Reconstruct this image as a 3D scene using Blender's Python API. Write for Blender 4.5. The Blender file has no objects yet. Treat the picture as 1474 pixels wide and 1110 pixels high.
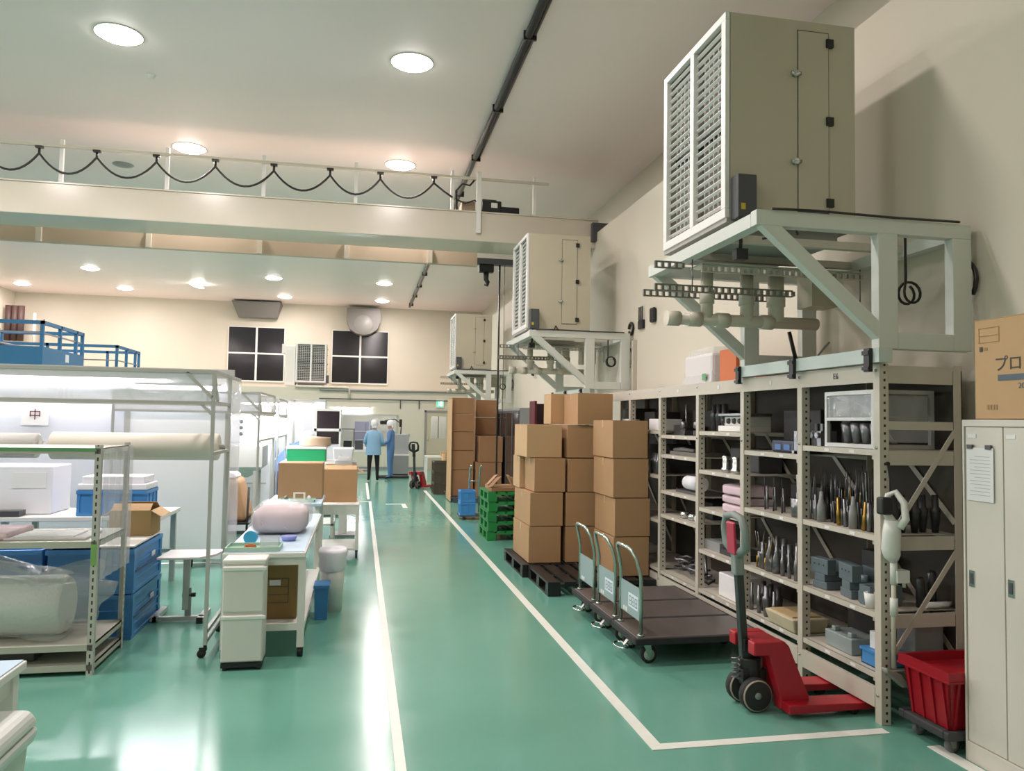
import bpy, bmesh, math, random
from mathutils import Vector, Matrix
random.seed(7)
sc = bpy.context.scene
col = sc.collection
PI = math.pi

# ------------------------------------------------------------------ camera
F_PX = 1100.0
YAW, PITCH, ROLL, CAM_H = math.radians(11.16), math.radians(2.73), 0.016, 1.72
cam_data = bpy.data.cameras.new('camera'); cam = bpy.data.objects.new('camera', cam_data); col.objects.link(cam)
cam_data.sensor_width = 36.0; cam_data.lens = F_PX / 1474.0 * 36.0; cam_data.clip_end = 200; cam_data.clip_start = 0.05
_f0 = Vector((math.sin(YAW), math.cos(YAW), 0)); _r0 = Vector((math.cos(YAW), -math.sin(YAW), 0)); _z = Vector((0, 0, 1))
_f = _f0 * math.cos(PITCH) + _z * math.sin(PITCH); _u0 = _z * math.cos(PITCH) - _f0 * math.sin(PITCH)
_r = _r0 * math.cos(ROLL) + _u0 * math.sin(ROLL); _u = _u0 * math.cos(ROLL) - _r0 * math.sin(ROLL)
M = Matrix.Identity(4)
for i in range(3):
    M[i][0] = _r[i]; M[i][1] = _u[i]; M[i][2] = -_f[i]
M[2][3] = CAM_H
cam.matrix_world = M
sc.camera = cam

# ------------------------------------------------------------------ world, exposure
w = bpy.data.worlds.new('world'); sc.world = w; w.use_nodes = True
w.node_tree.nodes['Background'].inputs[0].default_value = (0.75, 0.8, 0.9, 1)
w.node_tree.nodes['Background'].inputs[1].default_value = 0.05
sc.view_settings.view_transform = 'Standard'; sc.view_settings.look = 'None'
sc.view_settings.gamma = 1.0; sc.view_settings.use_curve_mapping = False
sc.view_settings.exposure = -1.15
LAMP_W = 150.0      # each round ceiling light
LAMP_COL = (1.0, 0.875, 0.86)
TUBE = 240.0         # emission of the bench tubes and the added ones

# ------------------------------------------------------------------ helpers
def C(h, a=1.0):
    h = h.lstrip('#'); r = []
    for i in (0, 2, 4):
        c = int(h[i:i+2], 16) / 255
        r.append(c / 12.92 if c <= 0.04045 else ((c + 0.055) / 1.055) ** 2.4)
    return (*r, a)

MATS = {}
def mat(name, colr, rough=0.5, metal=0.0, noise=0.0, nscale=8.0, bump=0.0, alpha=1.0, trans=0.0, coat=0.0, emit=0.0, spec=None):
    if name in MATS: return MATS[name]
    m = bpy.data.materials.new(name); m.use_nodes = True
    nt = m.node_tree; b = nt.nodes['Principled BSDF']
    c = C(colr) if isinstance(colr, str) else colr
    b.inputs['Base Color'].default_value = c
    b.inputs['Roughness'].default_value = rough; b.inputs['Metallic'].default_value = metal
    if spec is not None: b.inputs['Specular IOR Level'].default_value = spec
    if coat: b.inputs['Coat Weight'].default_value = coat; b.inputs['Coat Roughness'].default_value = 0.08
    if trans: b.inputs['Transmission Weight'].default_value = trans
    if alpha < 1: b.inputs['Alpha'].default_value = alpha
    if emit:
        b.inputs['Emission Color'].default_value = c; b.inputs['Emission Strength'].default_value = emit
    if noise or bump:
        tc = nt.nodes.new('ShaderNodeTexCoord'); n = nt.nodes.new('ShaderNodeTexNoise')
        n.inputs['Scale'].default_value = nscale; n.inputs['Detail'].default_value = 5
        nt.links.new(tc.outputs['Object'], n.inputs['Vector'])
        if noise:
            mx = nt.nodes.new('ShaderNodeMix'); mx.data_type = 'RGBA'
            mx.inputs[6].default_value = (*[x * (1 - noise) for x in c[:3]], 1)
            mx.inputs[7].default_value = (*[min(1, x * (1 + noise)) for x in c[:3]], 1)
            nt.links.new(n.outputs['Fac'], mx.inputs[0]); nt.links.new(mx.outputs[2], b.inputs['Base Color'])
        if bump:
            bp = nt.nodes.new('ShaderNodeBump'); bp.inputs['Strength'].default_value = bump; bp.inputs['Distance'].default_value = 0.01
            nt.links.new(n.outputs['Fac'], bp.inputs['Height']); nt.links.new(bp.outputs['Normal'], b.inputs['Normal'])
    MATS[name] = m
    return m

class MB:
    """collects shapes into ONE mesh"""
    def __init__(s): s.v = []; s.f = []; s.sm = []
    def add(s, vs, fs, smooth=False):
        o = len(s.v); s.v += [tuple(p) for p in vs]
        for f in fs: s.f.append(tuple(i + o for i in f)); s.sm.append(smooth)
        return s
    def box(s, x0, x1, y0, y1, z0, z1):
        v = [(x, y, z) for z in (z0, z1) for y in (y0, y1) for x in (x0, x1)]
        return s.add(v, [(0, 2, 3, 1), (4, 5, 7, 6), (0, 1, 5, 4), (2, 6, 7, 3), (0, 4, 6, 2), (1, 3, 7, 5)])
    def frus(s, a, b, z0, z1):      # a,b = (x0,x1,y0,y1) at bottom / top
        v = [(x, y, z0) for y in a[2:] for x in a[:2]] + [(x, y, z1) for y in b[2:] for x in b[:2]]
        return s.add(v, [(0, 2, 3, 1), (4, 5, 7, 6), (0, 1, 5, 4), (2, 6, 7, 3), (0, 4, 6, 2), (1, 3, 7, 5)])
    def bar(s, p, q, wd, ht, up=(0, 0, 1)):      # rectangular bar from p to q
        p, q = Vector(p), Vector(q); d = (q - p).normalized(); u = Vector(up)
        if abs(d.dot(u)) > 0.99: u = Vector((0, 1, 0))
        r = d.cross(u).normalized(); u = r.cross(d).normalized()
        v = [e + r * a * wd / 2 + u * b * ht / 2 for e in (p, q) for a, b in ((-1, -1), (1, -1), (1, 1), (-1, 1))]
        return s.add(v, [(3, 2, 1, 0), (4, 5, 6, 7), (0, 1, 5, 4), (1, 2, 6, 5), (2, 3, 7, 6), (3, 0, 4, 7)])
    def tube(s, pts, r, n=8, cap=True, smooth=True):
        pts = [Vector(p) for p in pts]; k = len(pts)
        rr = r if isinstance(r, (list, tuple)) else [r] * k
        t0 = (pts[1] - pts[0]).normalized()
        u = t0.orthogonal().normalized(); o = len(s.v); vs = []
        for i, p in enumerate(pts):
            t = (pts[min(i + 1, k - 1)] - pts[max(i - 1, 0)]).normalized()
            u = (u - t * u.dot(t)).normalized(); b = t.cross(u)
            for j in range(n):
                a = 2 * PI * j / n; vs.append(p + (u * math.cos(a) + b * math.sin(a)) * rr[i])
        fs = [(i * n + j, i * n + (j + 1) % n, (i + 1) * n + (j + 1) % n, (i + 1) * n + j) for i in range(k - 1) for j in range(n)]
        s.add(vs, fs, smooth)
        if cap:
            s.f.append(tuple(o + j for j in range(n - 1, -1, -1))); s.sm.append(False)
            s.f.append(tuple(o + (k - 1) * n + j for j in range(n))); s.sm.append(False)
        return s
    def cyl(s, p, q, r, n=14, r2=None): return s.tube([p, q], [r, r if r2 is None else r2], n)
    def lathe(s, prof, c=(0, 0, 0), n=18, axis='z', smooth=True):   # prof = [(r,h)]
        vs = []
        for r, h in prof:
            for j in range(n):
                a = 2 * PI * j / n; x, y = r * math.cos(a), r * math.sin(a)
                p = {'z': (x, y, h), 'x': (h, x, y), 'y': (y, h, x)}[axis]
                vs.append((c[0] + p[0], c[1] + p[1], c[2] + p[2]))
        k = len(prof)
        fs = [(i * n + j, i * n + (j + 1) % n, (i + 1) * n + (j + 1) % n, (i + 1) * n + j) for i in range(k - 1) for j in range(n)]
        return s.add(vs, fs, smooth)
    def prism(s, poly, axis, a, b):       # poly 2D extruded along axis between a and b
        def P(u, v, t): return {'x': (t, u, v), 'y': (u, t, v), 'z': (u, v, t)}[axis]
        n = len(poly); vs = [P(u, v, a) for u, v in poly] + [P(u, v, b) for u, v in poly]
        return s.add(vs, [tuple(range(n - 1, -1, -1)), tuple(range(n, 2 * n))] + [(i, (i + 1) % n, n + (i + 1) % n, n + i) for i in range(n)])
    def mesh(s, name, m):
        me = bpy.data.meshes.new(name); me.from_pydata(s.v, [], s.f); me.update()
        if m: me.materials.append(m)
        me.polygons.foreach_set('use_smooth', s.sm)
        bm = bmesh.new(); bm.from_mesh(me); bmesh.ops.recalc_face_normals(bm, faces=bm.faces); bm.to_mesh(me); bm.free()
        return me
    def build(s, name, m, parent=None, loc=None, bev=0.0, seg=2):
        o = bpy.data.objects.new(name, s.mesh(name, m)); col.objects.link(o)
        if parent: o.parent = parent
        if loc: o.location = loc
        if bev:
            md = o.modifiers.new('bevel', 'BEVEL'); md.width = bev; md.segments = seg; md.limit_method = 'ANGLE'; md.angle_limit = 0.7
        return o

def thing(name, label, cat, loc=(0, 0, 0), rz=0.0, group=None):
    o = bpy.data.objects.new(name, None); col.objects.link(o); o.empty_display_size = 0.1
    o.location = loc; o.rotation_euler = (0, 0, rz); o['label'] = label; o['category'] = cat
    if group: o['group'] = group
    return o
def tag(o, label, cat, group=None):
    o['label'] = label; o['category'] = cat
    if group: o['group'] = group
    return o
def struct(o): o['kind'] = 'structure'; return o
def inst(src, name, parent=None, loc=(0, 0, 0), rot=(0, 0, 0), scale=(1, 1, 1)):      # another object on the same mesh
    o = bpy.data.objects.new(name, src if isinstance(src, bpy.types.Mesh) else src.data); col.objects.link(o)
    o.parent = parent; o.location = loc; o.rotation_euler = rot; o.scale = scale
    if not isinstance(src, bpy.types.Mesh):
        for md in src.modifiers:
            if md.type == 'BEVEL':
                m2 = o.modifiers.new('bevel', 'BEVEL'); m2.width = md.width; m2.segments = md.segments; m2.limit_method = 'ANGLE'; m2.angle_limit = 0.7
    return o
def dup(root, loc, label, rz=None, group=None):
    r = root.copy(); col.objects.link(r); r.location = loc; r['label'] = label
    if rz is not None: r.rotation_euler = (0, 0, rz)
    if group: r['group'] = group
    elif 'group' in r: pass
    def rec(a, b):
        for ch in list(a.children):
            c = ch.copy(); col.objects.link(c); c.parent = b; rec(ch, c)
    rec(root, r)
    return r
def B(x0, x1, y0, y1, z0, z1): return MB().box(x0, x1, y0, y1, z0, z1)
_fonts = {}
def text_mesh(s, size, m, name, parent, loc, rot):
    cu = bpy.data.curves.new(name, 'FONT'); cu.body = s; cu.size = size; cu.extrude = 0.0008; cu.align_x = 'CENTER'; cu.align_y = 'CENTER'; cu.resolution_u = 3
    t = bpy.data.objects.new('tmp', cu); col.objects.link(t)
    me = bpy.data.meshes.new_from_object(t.evaluated_get(bpy.context.evaluated_depsgraph_get()))
    bpy.data.objects.remove(t); bpy.data.curves.remove(cu)
    me.materials.clear(); me.materials.append(m); me.name = name
    o = bpy.data.objects.new(name, me); col.objects.link(o); o.parent = parent; o.location = loc; o.rotation_euler = rot
    return o

# ------------------------------------------------------------------ materials
WALL = mat('wall_paint', '#d6cfbf', 0.7, noise=0.03, nscale=1.2)
WALL2 = mat('partition_paint', '#d2cdbd', 0.55, noise=0.03, nscale=1.0)
CEIL = mat('ceiling_paint', '#f8e8e6', 0.42, noise=0.03, nscale=0.7)
CREAM = mat('crane_cream', '#d5cdbd', 0.24, noise=0.03, nscale=2)
WHITE = mat('white_paint', '#e9e8e4', 0.4)
OFFW = mat('off_white_plastic', '#e3e1da', 0.42)
LINE = mat('floor_tape', '#e8e9e0', 0.4, noise=0.08, nscale=14)
BEIGE = mat('beige_steel', '#bfb7a2', 0.42, noise=0.03, nscale=3)
SHELF = mat('shelf_steel', '#c6bfb1', 0.45, noise=0.06, nscale=9)
MINT = mat('mint_steel', '#d2d6cf', 0.42, noise=0.03, nscale=4)
GREY = mat('grey_steel', '#8e9090', 0.45, noise=0.05, nscale=6)
DGREY = mat('dark_grey', '#4a4c50', 0.45)
BLACK = mat('black_plastic', '#191a1c', 0.45)
RUBBER = mat('rubber', '#2a2a2b', 0.75)
CABLE = mat('cable_black', '#241f1c', 0.32)
CHROME = mat('chrome', '#c9cdcc', 0.22, metal=1.0)
ZINC = mat('zinc_tube', '#a9b7ad', 0.26, metal=0.85)
STEEL = mat('tool_steel', '#85868a', 0.33, metal=0.85, noise=0.2, nscale=30)
DSTEEL = mat('dark_tool_steel', '#4d4d50', 0.4, metal=0.7, noise=0.25, nscale=30)
BRASS = mat('brass', '#a8873f', 0.35, metal=0.9)
CARD = mat('cardboard', '#ad8963', 0.8, noise=0.05, nscale=5)
CARD2 = mat('cardboard_dark', '#976f4c', 0.8, noise=0.06, nscale=5)
CARD3 = mat('cardboard_pale', '#c2a078', 0.8, noise=0.04, nscale=5)
TAPE = mat('packing_tape', '#b99a70', 0.3)
TAPEW = mat('white_tape', '#d8d2c6', 0.35)
RED = mat('pallet_truck_red', '#a81727', 0.4)
CRED = mat('crate_red', '#9a1020', 0.4)
MAROON = mat('maroon', '#5b1224', 0.5)
BLUE = mat('crate_blue', '#4487c4', 0.45, noise=0.05, nscale=6)
MBLUE = mat('machine_blue', '#2f709c', 0.45, noise=0.05, nscale=3)
SKYB = mat('light_blue_mat', '#bfd6e8', 0.45)
GREENP = mat('pallet_green', '#1f7d3c', 0.5, noise=0.08, nscale=8)
GREENB = mat('box_green', '#1e9a62', 0.45)
GTAPE = mat('green_tape', '#5f9b66', 0.5)
ALU = mat('aluminium', '#b9bab6', 0.38, metal=0.35)
PALEFILM = mat('film_roll', '#e2dccf', 0.45)
PINK = mat('pink_cloth', '#e6cfd6', 0.75, noise=0.04, nscale=6, bump=0.2)
TOWEL = mat('pink_towel', '#d9c3cb', 0.9, bump=0.4, nscale=60)
PAPER = mat('paper', '#e6e6e6', 0.7)
DGLASS = mat('dark_window_glass', '#232226', 0.12, noise=0.3, nscale=1.4)
PANE = mat('bright_pane', '#dcdcec', 0.25)
SKIN = mat('skin', '#c99f86', 0.6)
DPANTS = mat('dark_trousers', '#17181d', 0.85)
LBLUE = mat('light_blue_coat', '#8fb5d6', 0.85, noise=0.06, nscale=9)
WBLUE = mat('work_blue', '#5f83b8', 0.85, noise=0.08, nscale=9)
CAP = mat('white_cap', '#e8e8ee', 0.8)
WOOD = mat('deck_brown', '#5b5350', 0.42, noise=0.3, nscale=3.5)
PVC = mat('pvc_beige', '#cfc7b7', 0.4)
ORANGE = mat('orange', '#c8672c', 0.5)
KRAFT = mat('kraft_paper', '#b38c68', 0.75, bump=0.5, nscale=9)

def glassy(name, tint, alpha, rough=0.1):
    if name in MATS: return MATS[name]
    m = bpy.data.materials.new(name); m.use_nodes = True; nt = m.node_tree; nt.nodes.clear()
    o = nt.nodes.new('ShaderNodeOutputMaterial'); mx = nt.nodes.new('ShaderNodeMixShader'); t = nt.nodes.new('ShaderNodeBsdfTransparent'); g = nt.nodes.new('ShaderNodeBsdfPrincipled')
    g.inputs['Base Color'].default_value = C(tint); g.inputs['Roughness'].default_value = rough
    tc = nt.nodes.new('ShaderNodeTexCoord'); n = nt.nodes.new('ShaderNodeTexNoise'); n.inputs['Scale'].default_value = 5; n.inputs['Distortion'].default_value = 1.5
    bp = nt.nodes.new('ShaderNodeBump'); bp.inputs['Strength'].default_value = 0.5; bp.inputs['Distance'].default_value = 0.03
    nt.links.new(tc.outputs['Object'], n.inputs['Vector']); nt.links.new(n.outputs['Fac'], bp.inputs['Height']); nt.links.new(bp.outputs['Normal'], g.inputs['Normal'])
    mx.inputs[0].default_value = alpha
    nt.links.new(t.outputs[0], mx.inputs[1]); nt.links.new(g.outputs[0], mx.inputs[2]); nt.links.new(mx.outputs[0], o.inputs[0])
    MATS[name] = m; return m
VINYL = glassy('clear_vinyl', '#e4e6ea', 0.3)
GLASS = glassy('window_glass', '#e4e6ea', 0.1, 0.05)
FILM = glassy('bag_film', '#dfe2e0', 0.3, 0.15)
MILK = glassy('milky_panel', '#eef0f6', 0.72, 0.3)
WRAP = mat('bubble_wrap', '#dfe4e0', 0.3, bump=0.8, nscale=45)

# glossy painted floor
FLOOR = bpy.data.materials.new('green_epoxy'); FLOOR.use_nodes = True
nt = FLOOR.node_tree; b = nt.nodes['Principled BSDF']
tc = nt.nodes.new('ShaderNodeTexCoord'); n1 = nt.nodes.new('ShaderNodeTexNoise'); n1.inputs['Scale'].default_value = 0.55; n1.inputs['Detail'].default_value = 6
cr = nt.nodes.new('ShaderNodeValToRGB'); cr.color_ramp.elements[0].position = 0.3; cr.color_ramp.elements[0].color = C('#659f8d'); cr.color_ramp.elements[1].position = 0.7; cr.color_ramp.elements[1].color = C('#70a898')
n2 = nt.nodes.new('ShaderNodeTexNoise'); n2.inputs['Scale'].default_value = 2.6; n2.inputs['Detail'].default_value = 3
mr = nt.nodes.new('ShaderNodeMapRange'); mr.inputs[3].default_value = 0.1; mr.inputs[4].default_value = 0.24
bp = nt.nodes.new('ShaderNodeBump'); bp.inputs['Strength'].default_value = 0.05; bp.inputs['Distance'].default_value = 0.02
nt.links.new(tc.outputs['Object'], n1.inputs['Vector']); nt.links.new(n1.outputs['Fac'], cr.inputs[0]); nt.links.new(cr.outputs[0], b.inputs['Base Color'])
nt.links.new(tc.outputs['Object'], n2.inputs['Vector']); nt.links.new(n2.outputs['Fac'], mr.inputs[0]); nt.links.new(mr.outputs[0], b.inputs['Roughness'])
nt.links.new(n2.outputs['Fac'], bp.inputs['Height']); nt.links.new(bp.outputs['Normal'], b.inputs['Normal'])

# slotted steel post: dark holes punched along the side flange
def perf(name, base, axis_out, pos, hw, pitch, duty):
    m = bpy.data.materials.new(name); m.use_nodes = True; nt = m.node_tree; b = nt.nodes['Principled BSDF']; b.inputs['Roughness'].default_value = 0.45
    tc = nt.nodes.new('ShaderNodeTexCoord'); sp = nt.nodes.new('ShaderNodeSeparateXYZ'); nt.links.new(tc.outputs['Object'], sp.inputs[0])
    def mth(op, a, bb=None):
        k = nt.nodes.new('ShaderNodeMath'); k.operation = op
        for i, q in enumerate((a, bb)):
            if q is None: continue
            if isinstance(q, (int, float)): k.inputs[i].default_value = q
            else: nt.links.new(q, k.inputs[i])
        return k.outputs[0]
    z = mth('FRACT', mth('DIVIDE', sp.outputs[2], pitch)); a = mth('LESS_THAN', mth('ABSOLUTE', mth('SUBTRACT', z, 0.5)), duty)
    x = mth('LESS_THAN', mth('ABSOLUTE', mth('SUBTRACT', sp.outputs[axis_out], pos)), hw)
    mx = nt.nodes.new('ShaderNodeMix'); mx.data_type = 'RGBA'; mx.inputs[6].default_value = C(base); mx.inputs[7].default_value = C('#26241f')
    nt.links.new(mth('MULTIPLY', a, x), mx.inputs[0]); nt.links.new(mx.outputs[2], b.inputs['Base Color'])
    return m
PERF = perf('slotted_post', '#c6bfb1', 0, 0.034, 0.007, 0.045, 0.17)
PERFA = perf('slotted_angle', '#bfbdb4', 0, -0.02, 0.005, 0.05, 0.26)
# ================================================================== the room
CZ = 6.0; XL = -12.0; XR = 3.70; YB = 29.5; YP = 26.9; Y0 = -4.0
floor = struct(B(XL, 4.7, Y0, YB, -0.2, 0.0).build('floor', FLOOR))
def line(x0, x1, y0, y1): return B(x0, x1, y0, y1, 0.0005, 0.004).build('line_marking', LINE, floor)
line(0.21, 0.265, 1.5, 16.38); line(0.18, 0.24, 16.9, 21.2); line(1.555, 1.625, 3.96, 18.9); line(1.555, 2.97, 3.89, 3.96)
line(-0.1, 0.27, 16.38, 16.46); line(0.55, 0.95, 15.86, 15.94); line(0.86, 0.95, 15.2, 15.86); line(3.05, 3.13, 2.2, 3.7); line(-3.4, -1.15, 9.6, 9.68)
struct(B(XL, 4.7, Y0, YB, CZ, CZ + 0.2).build('ceiling', CEIL))
struct(MB().box(XR, 4.9, Y0, YB, 0, 4.82).box(4.57, 4.9, Y0, YB, 4.82, CZ).build('wall_right', WALL))
struct(B(XL - 0.2, 4.9, YB, YB + 0.2, 0, CZ).build('wall_back', WALL))
struct(B(XL - 0.2, XL, Y0, YB, 0, CZ).build('wall_left', WALL))
struct(B(XL - 0.2, 4.9, Y0 - 0.2, Y0, 0, CZ).build('wall_front', WALL))
# low partition room in front of the back wall: front panels around one wide window and a door
par = struct(B(XL, XR, YP, YB, 2.62, 2.78).build('wall_partition', WALL2))
for x0, x1, z0, z1 in ((XL, -0.62, 0, 2.62), (-0.62, 1.25, 0, 0.86), (-0.62, 1.25, 1.88, 2.62), (1.25, 2.2, 0, 2.62), (2.2, 3.2, 2.08, 2.62), (3.2, XR, 0, 2.62)):
    B(x0, x1, YP, YP + 0.1, z0, z1).build('wall_panel', WALL2, par)
B(XL, XR, YB - 0.06, YB, 0, 2.62).build('wall_panel', WALL, par)
struct(B(XL, 2.2, YP - 0.015, YP, 0, 0.1).build('baseboard_back', GREY))
# window_1 of the partition
w1 = struct(B(-0.66, 1.29, YP - 0.02, YP + 0.02, 1.86, 1.91).build('window_1', ALU))
for a in ((-0.66, 1.29, 0.82, 0.87), (-0.66, -0.61, 0.87, 1.86), (1.24, 1.29, 0.87, 1.86), (0.29, 0.34, 0.87, 1.86), (-0.61, 1.24, 1.3, 1.33)):
    B(a[0], a[1], YP - 0.02, YP + 0.02, a[2], a[3]).build('window_frame', ALU, w1)
for x in (-0.61, 0.34): B(x, x + 0.9, YP + 0.03, YP + 0.036, 0.87, 1.86).build('pane', GLASS, w1)
# room behind the window: a desk-high bench and a ceiling tube added so the glass looks bright
# door_1
d1 = struct(MB().box(2.2, 2.26, YP - 0.03, YP + 0.03, 0, 2.08).box(3.14, 3.2, YP - 0.03, YP + 0.03, 0, 2.08).box(2.2, 3.2, YP - 0.03, YP + 0.03, 2.02, 2.08).build('door_1', GREY))
MB().box(2.26, 3.14, YP, YP + 0.04, 0, 1.1).box(2.26, 2.42, YP, YP + 0.04, 1.1, 2.02).box(2.97, 3.14, YP, YP + 0.04, 1.1, 2.02).box(2.42, 2.97, YP, YP + 0.04, 1.88, 2.02).build('door_leaf', BEIGE, d1)
B(2.42, 2.97, YP + 0.01, YP + 0.018, 1.1, 1.88).build('pane', GLASS, d1); B(2.68, 2.7, YP - 0.01, YP + 0.03, 1.1, 1.88).build('glazing_bar', DGREY, d1)
MB().cyl((2.33, YP - 0.05, 1.0), (2.33, YP - 0.05, 1.16), 0.012).build('door_handle', CHROME, d1)
# upper back wall windows 2 and 3: four dark panes each
def win(n, x0, x1, z0, z1):
    o = struct(MB().box(x0 - 0.03, x1 + 0.03, YB - 0.05, YB, z0 - 0.05, z0).box(x0 - 0.03, x1 + 0.03, YB - 0.05, YB, z1, z1 + 0.025).box(x0 - 0.03, x0, YB - 0.05, YB, z0, z1).box(x1, x1 + 0.03, YB - 0.05, YB, z0, z1).build('window_%d' % n, WHITE))
    xm, zm = (x0 + x1) / 2, (z0 + z1) / 2 + 0.02
    MB().box(xm - 0.035, xm + 0.035, YB - 0.06, YB, z0, z1).box(x0, x1, YB - 0.055, YB, zm - 0.03, zm + 0.03).build('window_bars', WHITE, o)
    for a, c in ((x0, xm - 0.03), (xm + 0.03, x1)):
        for e, g in ((z0, zm - 0.03), (zm + 0.03, z1)): B(a, c, YB - 0.03, YB - 0.012, e, g).build('pane', DGLASS, o)
win(2, -4.82, -2.86, 3.1, 5.06); win(3, -1.1, 0.95, 3.1, 5.06)

# ================================================================== ceiling lights
RING = MB().lathe([(0.245, -0.01), (0.256, -0.01), (0.262, 0.0), (0.245, 0.0)], n=32).mesh('trim_ring', WHITE)
LENSM = mat('lamp_lens', (1, 0.97, 0.92, 1), 0.4, emit=60.0)
LENS = MB().lathe([(0.0001, -0.06), (0.1, -0.055), (0.19, -0.035), (0.247, -0.004)], n=32).mesh('lens', LENSM)
def ceiling_light(x, y, label, group='round ceiling lights', tilt=None):
    t = thing('ceiling_light', label, 'light', (x, y, CZ), 0, group)
    if tilt: t.rotation_euler = tilt; t.location.z -= 0.06
    inst(RING, 'trim_ring', t); inst(LENS, 'lens', t)
    ld = bpy.data.lights.new('lamp', 'AREA'); ld.shape = 'DISK'; ld.size = 0.4; ld.energy = LAMP_W; ld.color = LAMP_COL
    lo = bpy.data.objects.new('lamp', ld); col.objects.link(lo); lo.parent = t; lo.location = (0, 0, -0.07)
    return t
ceiling_light(0.5, 9.03, 'round white ceiling light nearest the camera, just left of the ceiling pipe')
ceiling_light(-2.77, 9.1, 'round white ceiling light in the upper left, nearest the camera')
ceiling_light(-2.78, 12.77, 'glowing ceiling light just above the crane cable, left one')
ceiling_light(0.55, 12.77, 'glowing ceiling light just above the crane cable, right one')
ceiling_light(0.6, 20.38, 'ceiling light above the aisle, first beyond the crane beam')
ceiling_light(-2.72, 20.4, 'ceiling light beyond the crane beam, between the two festoon lights\' columns')
ceiling_light(-7.81, 20.45, 'ceiling light touching the crane beam at the far left')
ceiling_light(-7.83, 24.05, 'ceiling light at left, middle row beyond the crane beam')
ceiling_light(-2.71, 24.14, 'ceiling light above the left dark window, middle row')
ceiling_light(0.63, 24.15, 'ceiling light above the right dark window, middle row')
ceiling_light(-11.0, 27.55, 'ceiling light in the far left corner of the hall')
ceiling_light(-7.87, 27.55, 'ceiling light in the last row above the blue machines')
ceiling_light(-5.27, 25.86, 'tilted ceiling light set apart from the straight rows', tilt=(0.0, 0.28, 0.0))
ceiling_light(-2.72, 27.78, 'smallest ceiling light close to the back wall, beside the square hood')
ceiling_light(0.66, 27.72, 'smallest ceiling light close to the back wall, above the rounded hood')
for x, y in ((0.55, 16.5), (-2.75, 16.5), (-7.8, 16.5), (-7.8, 12.77), (-5.3, 9.1), (-7.8, 9.1), (0.5, 5.3), (-2.77, 5.3), (-5.3, 5.3), (-7.8, 5.3), (-2.77, 1.6), (-7.8, 1.6), (-4.5, -2.1), (-10.6, 20.4), (-10.6, 12.8)):
    ceiling_light(x, y, 'round ceiling light out of sight above the frame or behind the crane', 'ceiling lights out of sight')
# small ceiling fittings
o = MB().lathe([(0.0001, -0.05), (0.04, -0.045), (0.045, -0.02), (0.06, 0.0)], n=14).build('smoke_detector', WHITE, None, (-2.69, 10.12, CZ)); tag(o, 'small white sprinkler head on the ceiling near the left light', 'sprinkler')
o = MB().lathe([(0.0001, -0.03), (0.1, -0.03), (0.16, -0.012), (0.17, 0.0)], n=20).build('ceiling_vent', GREY, None, (-4.08, 13.9, CZ)); tag(o, 'flat grey round vent on ceiling behind the crane cable', 'vent')
# dark pipe along the ceiling
p = thing('ceiling_pipe', 'long dark pipe running along the ceiling over the aisle', 'pipe', (1.70, 12, CZ - 0.05))
MB().cyl((0, -15, 0), (0, 16.5, 0), 0.045, 10).build('pipe', CABLE, p)
MB().cyl((0.07, -15, 0.01), (0.07, 0.0, 0.01), 0.018, 8).build('conduit', CABLE, p)
br = MB().box(-0.055, 0.09, -0.015, 0.015, -0.05, 0.05).mesh('pipe_clamp', CABLE)
for k in range(-7, 9): inst(br, 'pipe_clamp', p, (0, k * 2.0, 0))

# ================================================================== overhead crane
cr_ = thing('overhead_crane', 'cream overhead crane beam spanning the hall with looped cable', 'crane', (0, 11.9, 4.58))
B(-12, 3.75, 0, 0.85, 0, 0.46).build('girder', CREAM, cr_, bev=0.01)
B(-12, 3.75, -0.02, 0.87, 0.455, 0.475).build('top_flange', CREAM, cr_)
B(-12, 1.92, 1.15, 1.25, -0.16, 0.12).build('rear_rail', mat('rail_tan', '#bfae97', 0.5), cr_)
st = MB().box(-0.04, 0.04, 1.1, 1.15, -0.16, 0.12).mesh('stiffener', CREAM)
for x in (-5.0, -3.4, -1.7, -0.3, 1.1): inst(st, 'stiffener', cr_, (x, 0, 0))
B(1.92, 2.9, 1.12, 1.27, -0.12, -0.02).build('rail_end', DGREY, cr_)
B(-12, 2.9, -0.02, 0.03, 0.985, 1.02).build('festoon_rail', CREAM, cr_)
ps = MB().box(-0.025, 0.025, 0.03, 0.08, 0.475, 1.12).mesh('post', WHITE)
for x in (-10, -8.6, -7.2, -5.8, -4.33, -2.90, -1.53, -0.16, 1.34, 2.68): inst(ps, 'post', cr_, (x, 0, 0))
B(1.72, 1.79, -0.06, -0.01, 0.12, 1.1).build('long_post', WHITE, cr_)
hx = [-7.6, -6.85, -6.1, -5.36, -4.61, -3.85, -3.04, -2.22, -1.38, -0.55, 0.21, 1.04]
hg = MB().box(-0.05, 0.05, -0.03, 0.03, 0.02, 0.05).cyl((0, 0, 0.02), (0, 0, -0.06), 0.018, 8).mesh('cable_hanger', CABLE)
for x in hx: inst(hg, 'cable_hanger', cr_, (x, 0.0, 0.935))
for a, c in zip(hx[:-1], hx[1:]):
    pts = [(a + (c - a) * i / 12, 0.0, 0.88 - 0.27 * 4 * (i / 12) * (1 - i / 12)) for i in range(13)]
    MB().tube(pts, 0.016, 6, cap=False).build('cable_loop', CABLE, cr_)
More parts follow.
